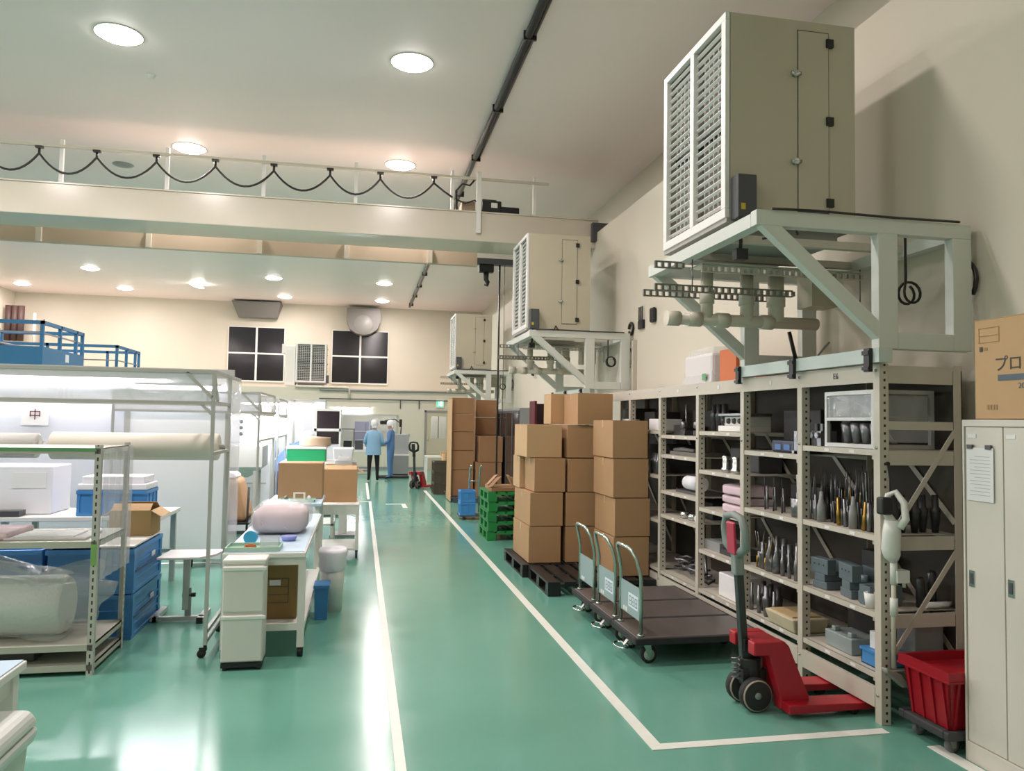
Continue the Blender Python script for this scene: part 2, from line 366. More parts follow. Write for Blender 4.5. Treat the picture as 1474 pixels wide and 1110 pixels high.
MB().tube([(1.04, 0, 0.88), (1.2, 0, 0.76), (1.34, 0.02, 0.68)], 0.016, 6).tube([(1.42, 0.05, 0.5), (1.4, 0.05, 0.8), (1.5, 0.05, 0.92), (1.62, 0.05, 0.9), (1.7, 0.05, 1.0)], 0.016, 6).tube([(1.4, 0.05, 0.66), (1.55, 0.03, 0.6), (1.7, 0.03, 0.66), (1.8, 0.05, 0.6)], 0.014, 6).build('cable_loop', CABLE, cr_)
h = MB().box(1.83, 2.15, 0.1, 0.5, 0.47, 0.70).box(2.1, 2.45, 0.12, 0.45, 0.47, 0.62).cyl((1.85, 0.3, 0.72), (2.1, 0.3, 0.72), 0.05).build('hoist_motor', BLACK, cr_, bev=0.02)
B(1.98, 2.08, 0.09, 0.1, 0.58, 0.66).build('motor_label', WHITE, h)
B(1.5, 1.72, 0.1, 0.4, 0.47, 0.66).build('gear_box', mat('gear_tan', '#8f8068', 0.5, noise=0.3, nscale=12), cr_, bev=0.015)
MB().box(3.62, 3.95, -0.1, 0.95, 0.1, 0.4).box(3.7, 3.95, 0.1, 0.8, 0.02, 0.12).build('end_truck', DGREY, cr_)
hk = thing('hoist_hook', 'black hook block hanging under the crane rail by dark cables', 'hoist', (2.09, 13.09, 4.398))
B(-0.13, 0.13, -0.06, 0.06, -0.08, 0.06).build('block', BLACK, hk, bev=0.015)
MB().tube([(0, 0, -0.08), (0, 0, -0.2), (0.03, 0, -0.25), (0.02, 0, -0.3), (-0.03, 0, -0.29)], [0.05, 0.045, 0.04, 0.03, 0.015], 8).build('hook', BLACK, hk)
o = MB().cyl((0, 0, 0), (0, 0, -4.2), 0.017, 6).cyl((0.09, 0, 0), (0.09, 0, -3.0), 0.005, 5).build('hanging_cable', CABLE, None, (2.33, 13.09, 4.465)); tag(o, 'thin black cable hanging straight down beside the middle cooler', 'cable')
# ================================================================== wall coolers
def make_cooler(label, loc):
    t = thing('air_cooler', label, 'cooler', loc, 0, 'evaporative coolers')
    W, D, H = 0.91, 1.03, 1.36
    # body shell, open at the louvre side
    body = MB().box(0.0, W, 0, 0.02, 0, H).box(0, W, D - 0.02, D, 0, H).box(W - 0.02, W, 0.02, D - 0.02, 0, H).box(0, W, 0.02, D - 0.02, H - 0.02, H).box(0, W, 0.02, D - 0.02, 0, 0.02).build('body', BEIGE, t)
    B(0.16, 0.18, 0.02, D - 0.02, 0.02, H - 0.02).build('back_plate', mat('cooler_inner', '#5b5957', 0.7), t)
    MB().box(0.1, W - 0.08, 0.08, D - 0.08, -0.11, 0).box(-0.02, W, 0, D, -0.03, 0).build('drain_tray', mat('tray_grey', '#a3a19b', 0.5), t)
    fr = MB().box(-0.03, 0.01, 0, D, H - 0.05, H).box(-0.03, 0.01, 0, D, 0, 0.06).box(-0.03, 0.01, 0, 0.06, 0.06, H - 0.05).box(-0.03, 0.01, D - 0.06, D, 0.06, H - 0.05).box(-0.03, 0.01, D / 2 - 0.03, D / 2 + 0.03, 0.06, H - 0.05)
    fr.build('louvre_frame', WHITE, t, bev=0.004)
    L = D / 2 - 0.09
    sl = MB().prism([(-0.007, 0.004), (0.012, -0.008), (0.013, -0.004), (-0.006, 0.008)], 'y', 0, L).mesh('slat', WHITE)
    n = 21
    for y in (0.06, D / 2 + 0.03):
        for k in range(n):
            inst(sl, 'slat', t, (0.0, y, 0.1 + k * (H - 0.19) / (n - 1)))
    vn = MB().box(0.05, 0.11, -0.004, 0.004, 0, 0.56).mesh('vane', mat('vane_white', '#cfcdc8', 0.5))
    for y in (0.06, D / 2 + 0.03):
        for z in (0.09, 0.70):
            for k in range(6): inst(vn, 'vane', t, (0, y + 0.04 + k * (L - 0.08) / 5, z), (0, 0, 0.35))
    MB().box(0.045, 0.115, 0.06, D - 0.06, 0.65, 0.7).build('vane_rail', BLACK, t)
    # access panel on the side that faces the camera, hinges and latches
    pn = B(0.49, 0.71, -0.008, 0.0, 0.08, H - 0.07).build('access_panel', BEIGE, t, bev=0.003)
    MB().box(0.485, 0.49, -0.003, 0.0, 0.075, H - 0.065).box(0.71, 0.715, -0.003, 0, 0.075, H - 0.065).box(0.485, 0.715, -0.003, 0, 0.07, 0.076).box(0.485, 0.715, -0.003, 0, H - 0.068, H - 0.063).build('panel_gap', DGREY, t)
    hi = MB().box(-0.025, 0.025, -0.022, 0, -0.028, 0.028).mesh('hinge', BLACK)
    for z in (0.14, 0.69, 1.22): inst(hi, 'hinge', t, (0.715, 0, z))
    la = MB().cyl((-0.035, -0.02, 0), (0.035, -0.02, 0), 0.013, 8).cyl((0, 0, 0), (0, -0.03, 0), 0.02, 10).mesh('latch', CHROME)
    for z in (0.4, 0.99): inst(la, 'latch', t, (0.465, 0, z))
    cb = B(0.01, 0.14, -0.1, 0.0, -0.02, 0.26).build('control_box', DGREY, t, bev=0.006)
    B(0.03, 0.06, -0.102, -0.1, 0.03, 0.07).build('warning_label', mat('warn_yellow', '#c9b23a', 0.5), cb)
    MB().tube([(0.06, -0.05, -0.02), (0.03, -0.06, -0.1), (0.05, -0.06, -0.16), (0.04, -0.07, -0.22)], 0.012, 6).box(0.0, 0.08, -0.1, -0.04, -0.29, -0.22).build('power_plug', BLACK, t)
    MB().tube([(0.4, -0.02, 0.04), (0.37, -0.05, -0.02), (0.3, -0.06, -0.12), (0.2, -0.06, -0.14)], 0.008, 6).tube([(0.4, -0.02, 0.04), (0.43, -0.05, -0.02), (0.45, -0.06, -0.1)], 0.008, 6).build('power_cord', CABLE, t)
    return t
c1 = make_cooler('nearest large beige evaporative cooler high on the right wall', (2.3, 4.51, 3.06))
dup(c1, (2.3, 10.55, 3.06), 'middle beige evaporative cooler under the end of the crane beam')
dup(c1, (2.3, 19.0, 3.06), 'farthest right-hand cooler, above the tall brown carton stacks')
c4 = dup(c1, (-1.22, 27.3, 2.98), 'cooler with its white grille facing the camera, between the dark windows', rz=PI / 2)
c4.location = (-1.22, 27.3, 2.98)
for q_ in list(c4.children):
    if q_.name.startswith('power_'): bpy.data.objects.remove(q_)
# the fan seen through the far cooler's grille
MB().lathe([(0.0001, 0.14), (0.33, 0.14)], (0, 0.52, 0.66), 24, 'x').build('fan', BLACK, c4)
tg = thing('side_duct', 'white side duct beside the grille-faced cooler on back wall', 'duct', (-2.6, 27.3, 2.868))
MB().box(0, 0.34, 0, 0.6, 0, 1.36).box(-0.12, 0.0, 0.05, 0.5, 1.1, 1.42).build('duct_body', WHITE, tg, bev=0.01)
B(0.04, 0.28, -0.006, 0, 0.1, 1.2).build('cover_panel', OFFW, tg)
pl = thing('cooler_platform', 'steel platform with pipes under the grille-faced cooler', 'platform', (-2.5, 27.2, 2.78))
MB().box(0, 1.75, -0.25, 1.4, 0.002, 0.085).build('deck', SHELF, pl)
MB().tube([(0.3, -0.36, 0.03), (1.6, -0.36, 0.03), (2.06, -0.36, 0.02), (2.1, -0.36, -0.02), (2.1, -0.36, -0.35)], 0.04, 8).build('drain_pipe', PVC, pl)

def make_stand(label, y):
    t = thing('cooler_stand', label, 'stand', (0, y, 0), 0, 'cooler stands')
    zt, zb = 2.97, 2.19
    far = 1.62
    for yy in (0.0, far):
        f = MB().box(2.21, 3.64, yy, yy + 0.07, zt - 0.09, zt).box(3.0, 3.13, yy, yy + 0.07, zb, zt - 0.09).box(3.51, 3.64, yy, yy + 0.07, zb, zt - 0.09).box(3.13, 3.51, yy, yy + 0.07, zb, zb + 0.1)
        f.build('side_frame', MINT, t, bev=0.004)
        MB().bar((2.27, yy + 0.035, zt - 0.06), (3.04, yy + 0.035, zb + 0.08), 0.065, 0.085).build('brace', MINT, t, bev=0.004)
    MB().box(2.21, 2.29, 0.07, far, zt - 0.09, zt - 0.01).build('front_beam', MINT, t)
    MB().box(3.56, 3.64, 0.07, far, zt - 0.09, zt - 0.01).build('rear_beam', MINT, t)
    MB().box(2.96, 3.05, -0.05, far + 0.07, zb - 0.085, zb).build('base_beam', mat('pale_beam', '#c6d2cd', 0.4), t)
    for yy in (0.5, 1.05): MB().box(2.29, 3.56, yy, yy + 0.05, zt - 0.07, zt - 0.02).build('cross_member', SHELF, t)
    cl = MB().box(2.935, 2.96, -0.025, 0.025, -0.11, 0.03).box(2.925, 2.94, -0.03, 0.03, -0.1, -0.08).box(2.925, 2.94, -0.03, 0.03, -0.01, 0.015).mesh('clamp', BLACK)
    for yy in (0.03, 0.84, 1.62): inst(cl, 'clamp', t, (0, yy, zb - 0.03))
    MB().tube([(2.3, -0.01, zt + 0.005), (2.6, -0.01, zt + 0.012), (3.1, -0.01, zt + 0.006), (3.55, -0.01, zt + 0.01)], 0.008, 5).build('cable', CABLE, t)
    MB().tube([(3.42, 0.3, zt - 0.02), (3.42, 0.3, zt - 0.3)] + [(3.48 - 0.07 * math.cos(i * PI / 7), 0.3 + 0.004 * i, zt - 0.37 + 0.07 * math.sin(-i * PI / 7)) for i in range(24)], 0.009, 6).tube([(3.672, 0.1 + 0.1 * math.sin(i * PI / 8), zt - 0.33 - 0.13 * math.cos(i * PI / 8)) for i in range(15)], 0.014, 6).build('cable', CABLE, t)
    B(3.28, 3.5, far - 0.5, far - 0.3, zt - 0.35, zt - 0.1).build('junction_box', BEIGE, t)
    return t
s1 = make_stand('pale green steel stand of the nearest cooler on top of shelving', 4.0)
dup(s1, (0, 10.04, 0), 'pale green steel stand of the middle cooler')
s3 = dup(s1, (0, 18.5, 0), 'steel stand of the farthest right-hand cooler')

def make_plumb(label, y):
    t = thing('drain_pipe', label, 'pipe', (2.2, y, 2.5), 0, 'cooler drain pipes')
    MB().cyl((0, 0, 0), (1.2, 0, 0), 0.045, 14).build('main_pipe', PVC, t)
    co = MB().cyl((-0.05, 0, 0), (0.05, 0, 0), 0.055, 14).mesh('collar', PVC)
    for x in (0.03, 0.2, 0.42, 0.78): inst(co, 'collar', t, (x, 0, 0))
    for x, r in ((0.3, 0.045), (0.62, 0.05), (0.86, 0.06)):
        d = MB().cyl((x, 0, 0), (x, 0, 0.35), r, 12).build('drop_pipe', PVC, t)
        MB().cyl((x, 0, 0.12), (x, 0, 0.22), r + 0.01, 12).build('collar', PVC, d)
    MB().tube([(0.3, 0, 0.34), (0.3, 0, 0.37), (0.45, 0, 0.385), (1.0, 0, 0.385)], 0.03, 8).build('elbow', PVC, t)
    return t
p1 = make_plumb('beige plastic drain pipes under the nearest cooler', 5.25)
dup(p1, (2.2, 11.3, 2.5), 'beige plastic drain pipes under the middle cooler')
dup(p1, (2.2, 19.7, 2.5), 'drain pipes under the farthest right-hand cooler')
RAILM = mat('rail_galv', '#77766a', 0.45, metal=0.3)
HOOD = mat('hood_grey', '#7a7772', 0.5)
def rail_mesh(L):
    m = MB().box(0, L, -0.012, 0.012, 0.03, 0.038).box(0, L, -0.012, 0.012, -0.012, -0.004)
    for k in range(int(L / 0.05) + 1): m.box(k * 0.05, k * 0.05 + 0.018, -0.012, 0.012, -0.004, 0.03)
    return m
def make_tray(label, y):
    t = thing('cable_rail', label, 'rail', (1.98, y, 2.66), 0, 'slotted rails under coolers')
    rail_mesh(1.05).build('slotted_rail', RAILM, t); rail_mesh(1.05).build('slotted_rail', RAILM, t, (0.05, 0.35, 0.02))
    rail_mesh(0.2).build('slotted_rail', RAILM, t, (0, 0, 0.16)); rail_mesh(1.25).build('slotted_rail', SHELF, t, (0.35, 0, 0.15))
    B(0.35, 1.6, -0.02, 0.2, 0.19, 0.2).build('tray_sheet', mat('clear_green', '#b9c3b6', 0.2), t)
    for x in (0.28, 1.6): MB().cyl((x, 0, -0.02), (x, 0, 0.222), 0.005, 5).build('hanger_rod', STEEL, t)
    return t
t1 = make_tray('slotted cable rails hung below the nearest cooler', 4.98)
dup(t1, (1.98, 11.02, 2.66), 'slotted cable rails hung below the middle cooler')
dup(t1, (1.98, 19.45, 2.66), 'slotted cable rails below the farthest right-hand cooler')

# things on the right wall
r = thing('wifi_router', 'black router with three antennas on the right wall', 'router', (3.7, 9.72, 3.0))
B(-0.04, 0, -0.09, 0.09, 0, 0.12).build('case', BLACK, r, bev=0.01)
for k in (-0.06, 0, 0.06): MB().cyl((-0.03, k, 0.1), (-0.03, k, 0.3), 0.009, 6).build('antenna', BLACK, r)
o = B(-0.06, 0, -0.07, 0.07, -0.1, 0.1).build('wall_speaker', BLACK, None, (3.7, 9.28, 3.13), bev=0.03); tag(o, 'small rounded black box on wall beside the router', 'speaker')
o = MB().tube([(-0.02, 0.08 * math.cos(a), 0.08 * math.sin(a)) for a in [i * PI / 6 for i in range(12)]], 0.02, 6).build('cable_coil', CABLE, None, (3.7, 10.12, 3.05)); tag(o, 'small black coil of cable on the wall left of router', 'cable')
o = MB().box(-0.06, 0, -0.03, 0.03, 0.0, 0.75).build('wall_conduit', SHELF, None, (3.7, 9.95, 2.12)); tag(o, 'beige vertical conduit on right wall under the router', 'conduit')
o = MB().tube([(0, 0.0, 0.3), (-0.03, 0.03, 0.1), (-0.03, 0.02, 0.0), (-0.03, -0.1, -0.02), (-0.02, -0.12, 0.1)], 0.02, 6).build('wall_hook', BLACK, None, (3.67, 16.2, 2.75)); tag(o, 'black hook-shaped cable on the wall below middle cooler', 'hook')
# hoods on the back wall
o = MB().frus((-0.68, 0.68, -0.3, 0), (-0.85, 0.85, -0.7, 0), -0.5, 0.0).box(-0.85, 0.85, -0.7, 0, 0, 0.04).build('exhaust_hood', HOOD, None, (-3.8, YB, 5.9)); tag(o, 'square grey exhaust hood above the left dark window', 'hood')
hm = thing('exhaust_duct', 'grey rounded exhaust hood overlapping the right dark window', 'hood', (0.02, YB, 4.88))
MB().prism([(-0.62, 0.98), (0.62, 0.98), (0.62, 0.5), (0.5, 0.2), (0.25, 0.04), (0, 0), (-0.25, 0.04), (-0.5, 0.2), (-0.62, 0.5)], 'y', -0.6, 0).build('hood_body', HOOD, hm)
MB().lathe([(0.0001, -0.66), (0.3, -0.64), (0.36, -0.6)], (0, 0, 0.38), 24, 'y').build('round_cap', mat('hood_cap', '#8a8883', 0.5), hm)
# pipes and cables along the partition top
for z, rr, m, lb in ((2.72, 0.03, GREY, 'upper grey pipe along the top of the back partition'), (2.42, 0.018, DGREY, 'thin dark pipe along the back partition below the grey one')):
    o = MB().cyl((-1.4, 0, 0), (3.65, 0, 0), rr, 8).build('wall_pipe', m, None, (0, YP - 0.06, z)); tag(o, lb, 'pipe')
for x in (1.35, 2.0):
    o = B(-0.015, 0.015, -0.04, 0, -0.3, 0).build('wall_bracket', DGREY, None, (x, YP, 2.42)); tag(o, 'thin dark bracket under the pipe, %s the exit sign' % ('farther left of' if x < 1.5 else 'just left of'), 'bracket')
e = thing('exit_sign', 'small lit green exit sign above the far door', 'sign', (2.73, YP, 2.18))
B(-0.14, 0.14, -0.06, 0, 0, 0.28).build('sign_box', WHITE, e, bev=0.008)
B(-0.12, 0.12, -0.063, -0.06, 0.02, 0.26).build('sign_face', mat('exit_green', '#4fd9a5', 0.4, emit=1.6), e)
B(0.0, 0.09, -0.066, -0.063, 0.05, 0.24).build('door_mark', mat('exit_white', '#f2fff8', 0.4, emit=1.6), e)
MB().lathe([(0.0001, 0), (0.02, 0)], (-0.05, -0.066, 0.2), 10, 'y').bar((-0.05, -0.066, 0.18), (-0.04, -0.066, 0.11), 0.03, 0.004, (0, 1, 0)).bar((-0.04, -0.066, 0.12), (-0.08, -0.066, 0.05), 0.018, 0.004, (0, 1, 0)).bar((-0.04, -0.066, 0.12), (0.0, -0.066, 0.06), 0.018, 0.004, (0, 1, 0)).build('running_figure', mat('exit_white', '#f2fff8'), e)
# ================================================================== steel shelving along the right wall
PY = [4.03, 4.84, 5.66, 6.49, 7.38, 8.27, 9.16, 10.05]
XF, XB = 3.0, 3.53
shv = thing('steel_shelving', 'long row of beige slotted-post steel shelving along the right wall', 'shelving', (XF, 4.0, 0))
post = MB().prism([(0, 0), (0.004, 0), (0.004, 0.056), (0, 0.056)], 'z', 0, 2.1).prism([(0.004, 0), (0.06, 0), (0.06, 0.004), (0.004, 0.004)], 'z', 0, 2.1).mesh('post', PERF)
for y in PY:
    inst(post, 'post', shv, (0, y - 4.03, 0)); inst(post, 'post', shv, (XB - XF + 0.03, y - 4.03, 0), (0, 0, PI / 2))
def shelf_board(y0, y1, z):
    s_ = MB().box(0.006, 0.56, y0 + 0.06, y1 - 0.004, z - 0.006, z).box(0.004, 0.012, y0 + 0.06, y1 - 0.004, z - 0.035, z).box(0.55, 0.56, y0 + 0.06, y1, z - 0.035, z).build('shelf', SHELF, shv)
    for q_ in (0.3, 0.62): inst(TAGM, 'shelf_tag', shv, (0.004, y0 + (y1 - y0) * q_, z))
    return s_
TAGM = MB().box(-0.0015, 0.0, 0, 0.05, -0.027, -0.009).mesh('shelf_tag', PAPER)
LEV = [[1.59, 1.085, 0.635, 0.285], [1.525, 1.075, 0.625, 0.275], [1.665, 1.32, 0.985, 0.615, 0.265], [1.615, 1.42, 1.06, 0.82, 0.255], [1.655, 1.2, 0.75, 0.26], [1.655, 1.2, 0.75, 0.26], [1.655, 1.1, 0.6, 0.26]]
for i in range(len(PY) - 1):
    y0, y1 = PY[i] - 4.03, PY[i + 1] - 4.03
    for z in LEV[i]:
        shelf_board(y0, y1, z)
        bk = MB().box(0.02, 0.06, y0 + 0.06, y0 + 0.1, z - 0.06, z - 0.036).build('shelf_bracket', SHELF, shv)
    B(0.0, 0.012, y0 + 0.056, y1, 1.99, 2.095).build('top_beam', SHELF, shv); B(0.006, 0.56, y0 + 0.056, y1, 2.07, 2.076).build('top_panel', SHELF, shv)
    B(-0.004, 0.02, y0 + 0.056, y1, 0.085, 0.2).build('base_beam', SHELF, shv)
    B(0.555, 0.562, y0, y1, 0.25, 2.07).build('back_panel', mat('back_brown_shade', '#4a443c', 0.7, noise=0.1, nscale=4), shv)  # brown darkened to put the shade of the shelf interior into the colour
    MB().bar((0.545, y0 + 0.05, 0.35), (0.545, y1 - 0.03, 1.0), 0.006, 0.035).build('brace', SHELF, shv)
    MB().bar((0.545, y0 + 0.05, 1.15), (0.545, y1 - 0.03, 1.8), 0.006, 0.035).build('brace', SHELF, shv)
# end frame: cross bars and diagonals facing the camera
for z0, z1 in ((1.71, 1.76), (1.5, 1.585), (1.0, 1.08), (0.55, 0.63), (1.985, 2.09)): B(0.061, 0.498, 0.0, 0.012, z0, z1).build('end_bar', SHELF, shv)
MB().bar((0.08, 0.0, 1.1), (0.52, 0.0, 1.72), 0.028, 0.008, (0, 1, 0)).build('end_brace', SHELF, shv); MB().bar((0.08, 0.0, 0.4), (0.52, 0.0, 1.0), 0.028, 0.008, (0, 1, 0)).build('end_brace', SHELF, shv)
text_mesh('E6', 0.055, BLACK, 'bay_sign', shv, (-0.003, 4.42 - 4.0, 2.045), (PI / 2, 0, -PI / 2))
for k, y in ((0, 5.25), (1, 6.1), (2, 6.95)):
    B(-0.003, 0.0, y - 4.03 - 0.015, y - 4.03 + 0.015, 2.03, 2.06).build('bay_tag', PAPER, shv)
# bolts
bolt = MB().lathe([(0.0001, -0.008), (0.008, -0.007), (0.01, 0)], (0, 0, 0), 8, 'x').mesh('bolt', ZINC)
for y in PY[:6]:
    for z in (2.06, 1.6, 0.16): inst(bolt, 'bolt', shv, (0.0, y - 4.0, z))

# ---- contents
ORD = ['first', 'second', 'third', 'fourth', 'fifth', 'sixth', 'seventh', 'eighth', 'ninth', 'tenth', 'eleventh', 'twelfth']
def item(mb, name, m, loc, label, cat, group=None, bev=0.0, rz=0):
    o = mb.build(name, m, None, loc, bev); o.rotation_euler[2] = rz
    return tag(o, label, cat, group)
def tool_mesh(kind, m):
    r = random.Random(kind)
    if kind < 4:      # long drill
        L = (0.26, 0.32, 0.22, 0.3)[kind]; q = MB().cyl((0, 0, 0), (0, 0, L * 0.45), 0.008, 8).cyl((0, 0, L * 0.45), (0, 0, L), 0.0055, 6, 0.002)
    elif kind < 6:    # bottle-like tapered holder
        q = MB().lathe([(0.0001, 0), (0.035, 0), (0.035, 0.13), (0.018, 0.19), (0.014, 0.25), (0.0001, 0.25)], n=12)
    elif kind < 8:    # end mill
        q = MB().lathe([(0.0001, 0), (0.016, 0), (0.016, 0.12), (0.012, 0.125), (0.012, 0.22), (0.0001, 0.22)], n=10)
    else:             # tool arbor with flange
        q = MB().lathe([(0.0001, 0), (0.02, 0), (0.032, 0.12), (0.034, 0.13), (0.034, 0.15), (0.022, 0.16), (0.02, 0.24), (0.0001, 0.24)], n=12)
    return q.mesh('cutting_tool', m)
TM = {k: tool_mesh(k, m) for k, m in ((0, STEEL), (1, DSTEEL), (2, BRASS), (3, STEEL), (4, GREY), (5, STEEL), (6, STEEL), (7, BRASS), (8, STEEL), (9, DSTEEL))}
def tool(k, x, y, z, label, group, tilt=0.0, s=1.0):
    o = inst(TM[k], {0: 'drill_bit', 1: 'drill_bit', 2: 'drill_bit', 3: 'drill_bit', 4: 'oil_bottle', 5: 'oil_bottle', 6: 'end_mill', 7: 'end_mill', 8: 'tool_arbor', 9: 'tool_arbor'}[k], None, (x, y, z), (random.uniform(-tilt, tilt), random.uniform(-tilt, tilt), 0), (s, s, s))
    return tag(o, label, {0: 'drill bit', 1: 'drill bit', 2: 'drill bit', 3: 'drill bit', 4: 'bottle', 5: 'bottle', 6: 'end mill', 7: 'end mill', 8: 'tool arbor', 9: 'tool arbor'}[k], group)
# bay 1, z 1.085: forest of drills
rd = random.Random(3)
for i in range(66):
    k = rd.choice([0, 1, 2, 3, 1, 0]); y = 4.16 + 0.7 * (i % 22) / 21 + rd.uniform(-.01, .01); x = 3.06 + 0.07 * (i // 22) + rd.uniform(0, 0.05)
    tool(k, x, y, 1.086, ('steel', 'dark', 'brass-coloured', 'bright steel')[k] + ' upright drill bit, ' + ('front', 'middle', 'rear')[i // 22] + ' row on the nearest bay second shelf', 'drill bits on the nearest bay', 0.07, rd.uniform(0.8, 1.2))
for y, lb in ((4.66, 'pale grey oil bottle standing left among the drill bits'), (4.32, 'pale grey oil bottle standing right among the drill bits')): tool(4, 3.05, y, 1.086, lb, None, 0, 0.8)
for i, y in enumerate((4.72, 4.47, 4.40, 4.22, 4.17)): tool(7 if i % 2 else 6, 3.05, y, 1.086, ORD[i] + ' end mill from the left in front of the drill bits', 'end mills before the drill bits', 0.05, 0.8)
for i in range(5): tool(9, 3.18 + 0.072 * i, 4.12 + 0.02 * (i % 2), 1.086, ORD[i] + ' dark tool arbor from the left, row at the shelving end', 'arbors at the shelving end', 0, 0.95)
# bay 1 top: aluminium frame module with glass and row of cups
g = thing('equipment_frame', 'aluminium framed glass cabinet on the top shelf of nearest bay', 'machine', (3.05, 4.12, 1.592))
MB().box(0, 0.42, 0, 0.5, 0, 0.025).box(0, 0.42, 0, 0.5, 0.335, 0.36).box(0, 0.025, 0, 0.025, 0.025, 0.335).box(0, 0.025, 0.475, 0.5, 0.025, 0.335).box(0.395, 0.42, 0, 0.025, 0.025, 0.335).box(0.395, 0.42, 0.475, 0.5, 0.025, 0.335).box(0, 0.02, 0.025, 0.475, 0.17, 0.19).build('frame', ALU, g)
for k in range(4): MB().lathe([(0.0001, 0.025), (0.025, 0.03), (0.045, 0.15), (0.03, 0.16)], (0.08, 0.08 + k * 0.095, 0), 12).build('steel_cup', STEEL, g)
B(0.05, 0.3, 0.05, 0.3, 0.2, 0.32).build('inner_unit', BLACK, g); B(0.06, 0.2, 0.33, 0.46, 0.2, 0.3).build('motor', GREY, g)
B(0.004, 0.008, 0.025, 0.475, 0.19, 0.335).build('glass', VINYL, g); B(0.06, 0.38, 0.008, 0.012, 0.04, 0.33).build('side_glass', VINYL, g)
o = B(3.3, 3.5, 4.7, 4.8, 1.592, 1.85).build('dark_carton', mat('dark_box', '#2b2929', 0.6)); tag(o, 'dark box at back of nearest bay top shelf', 'box')
for k, (y, z) in enumerate(((4.68, 1.592), (4.74, 1.592))):
    item(MB().box(0, 0.12, 0, 0.05, 0, 0.1).cyl((0.0, 0.025, 0.07), (-0.02, 0.025, 0.07), 0.02).box(0.02, 0.09, 0.01, 0.04, 0.1, 0.15), 'valve_block', STEEL, (3.06, y, z), 'small steel valve block left of glass cabinet, %s' % ('inner one' if k == 0 else 'by the post'), 'valve')
# bay 1, z .635: machined grey blocks
def vise(x, y, z, label, rz=0, s=1.0):
    t = thing('machine_vise', label, 'vise', (x, y, z), rz)
    m = mat('vise_grey', '#5e6c72', 0.45, noise=0.1, nscale=10)
    MB().box(0, 0.3 * s, 0, 0.14 * s, 0, 0.05 * s).box(0, 0.3 * s, 0.02, 0.12 * s, 0.05 * s, 0.1 * s).build('base', m, t, bev=0.004)
    MB().box(0, 0.07 * s, -0.01, 0.16 * s, 0.1 * s, 0.2 * s).build('fixed_jaw', m, t, bev=0.004); MB().box(0.15 * s, 0.22 * s, -0.01, 0.16 * s, 0.1 * s, 0.18 * s).build('moving_jaw', m, t, bev=0.004)
    MB().cyl((0.22 * s, 0.07 * s, 0.07 * s), (0.36 * s, 0.07 * s, 0.07 * s), 0.012, 8).build('screw', CHROME, t)
    for k in range(3): MB().cyl((-0.002, 0.03 + k * 0.045, 0.16 * s), (0.01, 0.03 + k * 0.045, 0.16 * s), 0.006, 8).build('bolt_hole', BLACK, t)
    return t
vise(3.06, 4.62, 0.637, 'grey machine vise on the nearest bay, leftmost on third shelf', 0.1)
vise(3.06, 4.36, 0.637, 'grey machine vise in middle of the nearest bay third shelf', -0.15, 1.05)
item(MB().box(0, 0.22, 0, 0.1, 0, 0.12).box(0.02, 0.2, 0.1, 0.14, 0, 0.07).cyl((0, 0.05, 0.14), (0.0, 0.05, 0.18), 0.02), 'clamp_block', mat('vise_grey', '#5e6c72'), (3.05, 4.165, 0.637), 'grey clamp block right of the vises', 'clamp')
item(MB().lathe([(0.0001, 0), (0.03, 0), (0.04, 0.09), (0.035, 0.09), (0.026, 0.008), (0.0001, 0.008)]), 'white_cup', WHITE, (3.045, 4.15, 0.637), 'white cup at the front edge of the nearest bay third shelf', 'cup')
item(B(0, 0.2, 0, 0.16, 0, 0.3), 'steel_case', GREY, (3.27, 4.06, 0.29), 'tall grey metal case at the shelving end behind the vacuum', 'case', bev=0.01)
for k, (x, h_) in enumerate(((3.36, 0.16), (3.44, 0.2))): item(MB().lathe([(0.0001, 0), (0.025, 0), (0.025, h_), (0.015, h_ + 0.02), (0.0001, h_ + 0.02)]), 'spray_can', DSTEEL, (x, 4.12, 0.637), 'dark cylinder on the third shelf at the shelving end, %s one' % ('shorter' if k == 0 else 'taller'), 'can')
item(MB().tube([(0, 0, 0.02), (0.15, 0.0, 0.022), (0.18, 0, 0.03)], [0.02, 0.018, 0.01], 8), 'white_brush', WHITE, (3.36, 4.08, 0.637), 'white brush lying on the shelving end beside the locker', 'brush')
# bay 1 bottom
item(MB().box(0, 0.2, 0, 0.28, 0, 0.1).box(0.02, 0.06, 0.03, 0.07, 0.1, 0.13).box(0.02, 0.06, 0.2, 0.24, 0.1, 0.13), 'grey_case', mat('case_grey', '#8f9a99', 0.4), (3.06, 4.36, 0.287), 'flat pale grey metal case on the lowest nearest shelf', 'case', bev=0.006)
t = thing('parts_bin', 'small blue plastic bin on the lowest nearest shelf', 'bin', (3.05, 4.1, 0.287))
MB().box(0, 0.18, 0, 0.15, 0, 0.005).box(0, 0.006, 0, 0.15, 0, 0.09).box(0.174, 0.18, 0, 0.15, 0, 0.09).box(0, 0.18, 0, 0.006, 0, 0.09).box(0, 0.18, 0.144, 0.15, 0, 0.09).build('tub', BLUE, t); MB().box(-0.008, 0.188, -0.008, 0.158, 0.08, 0.095).build('rim', BLUE, t)
item(B(0, 0.1, 0, 0.08, 0, 0.1), 'white_carton', PAPER, (3.08, 4.13, 0.385), 'white carton standing in the small blue bin', 'box')
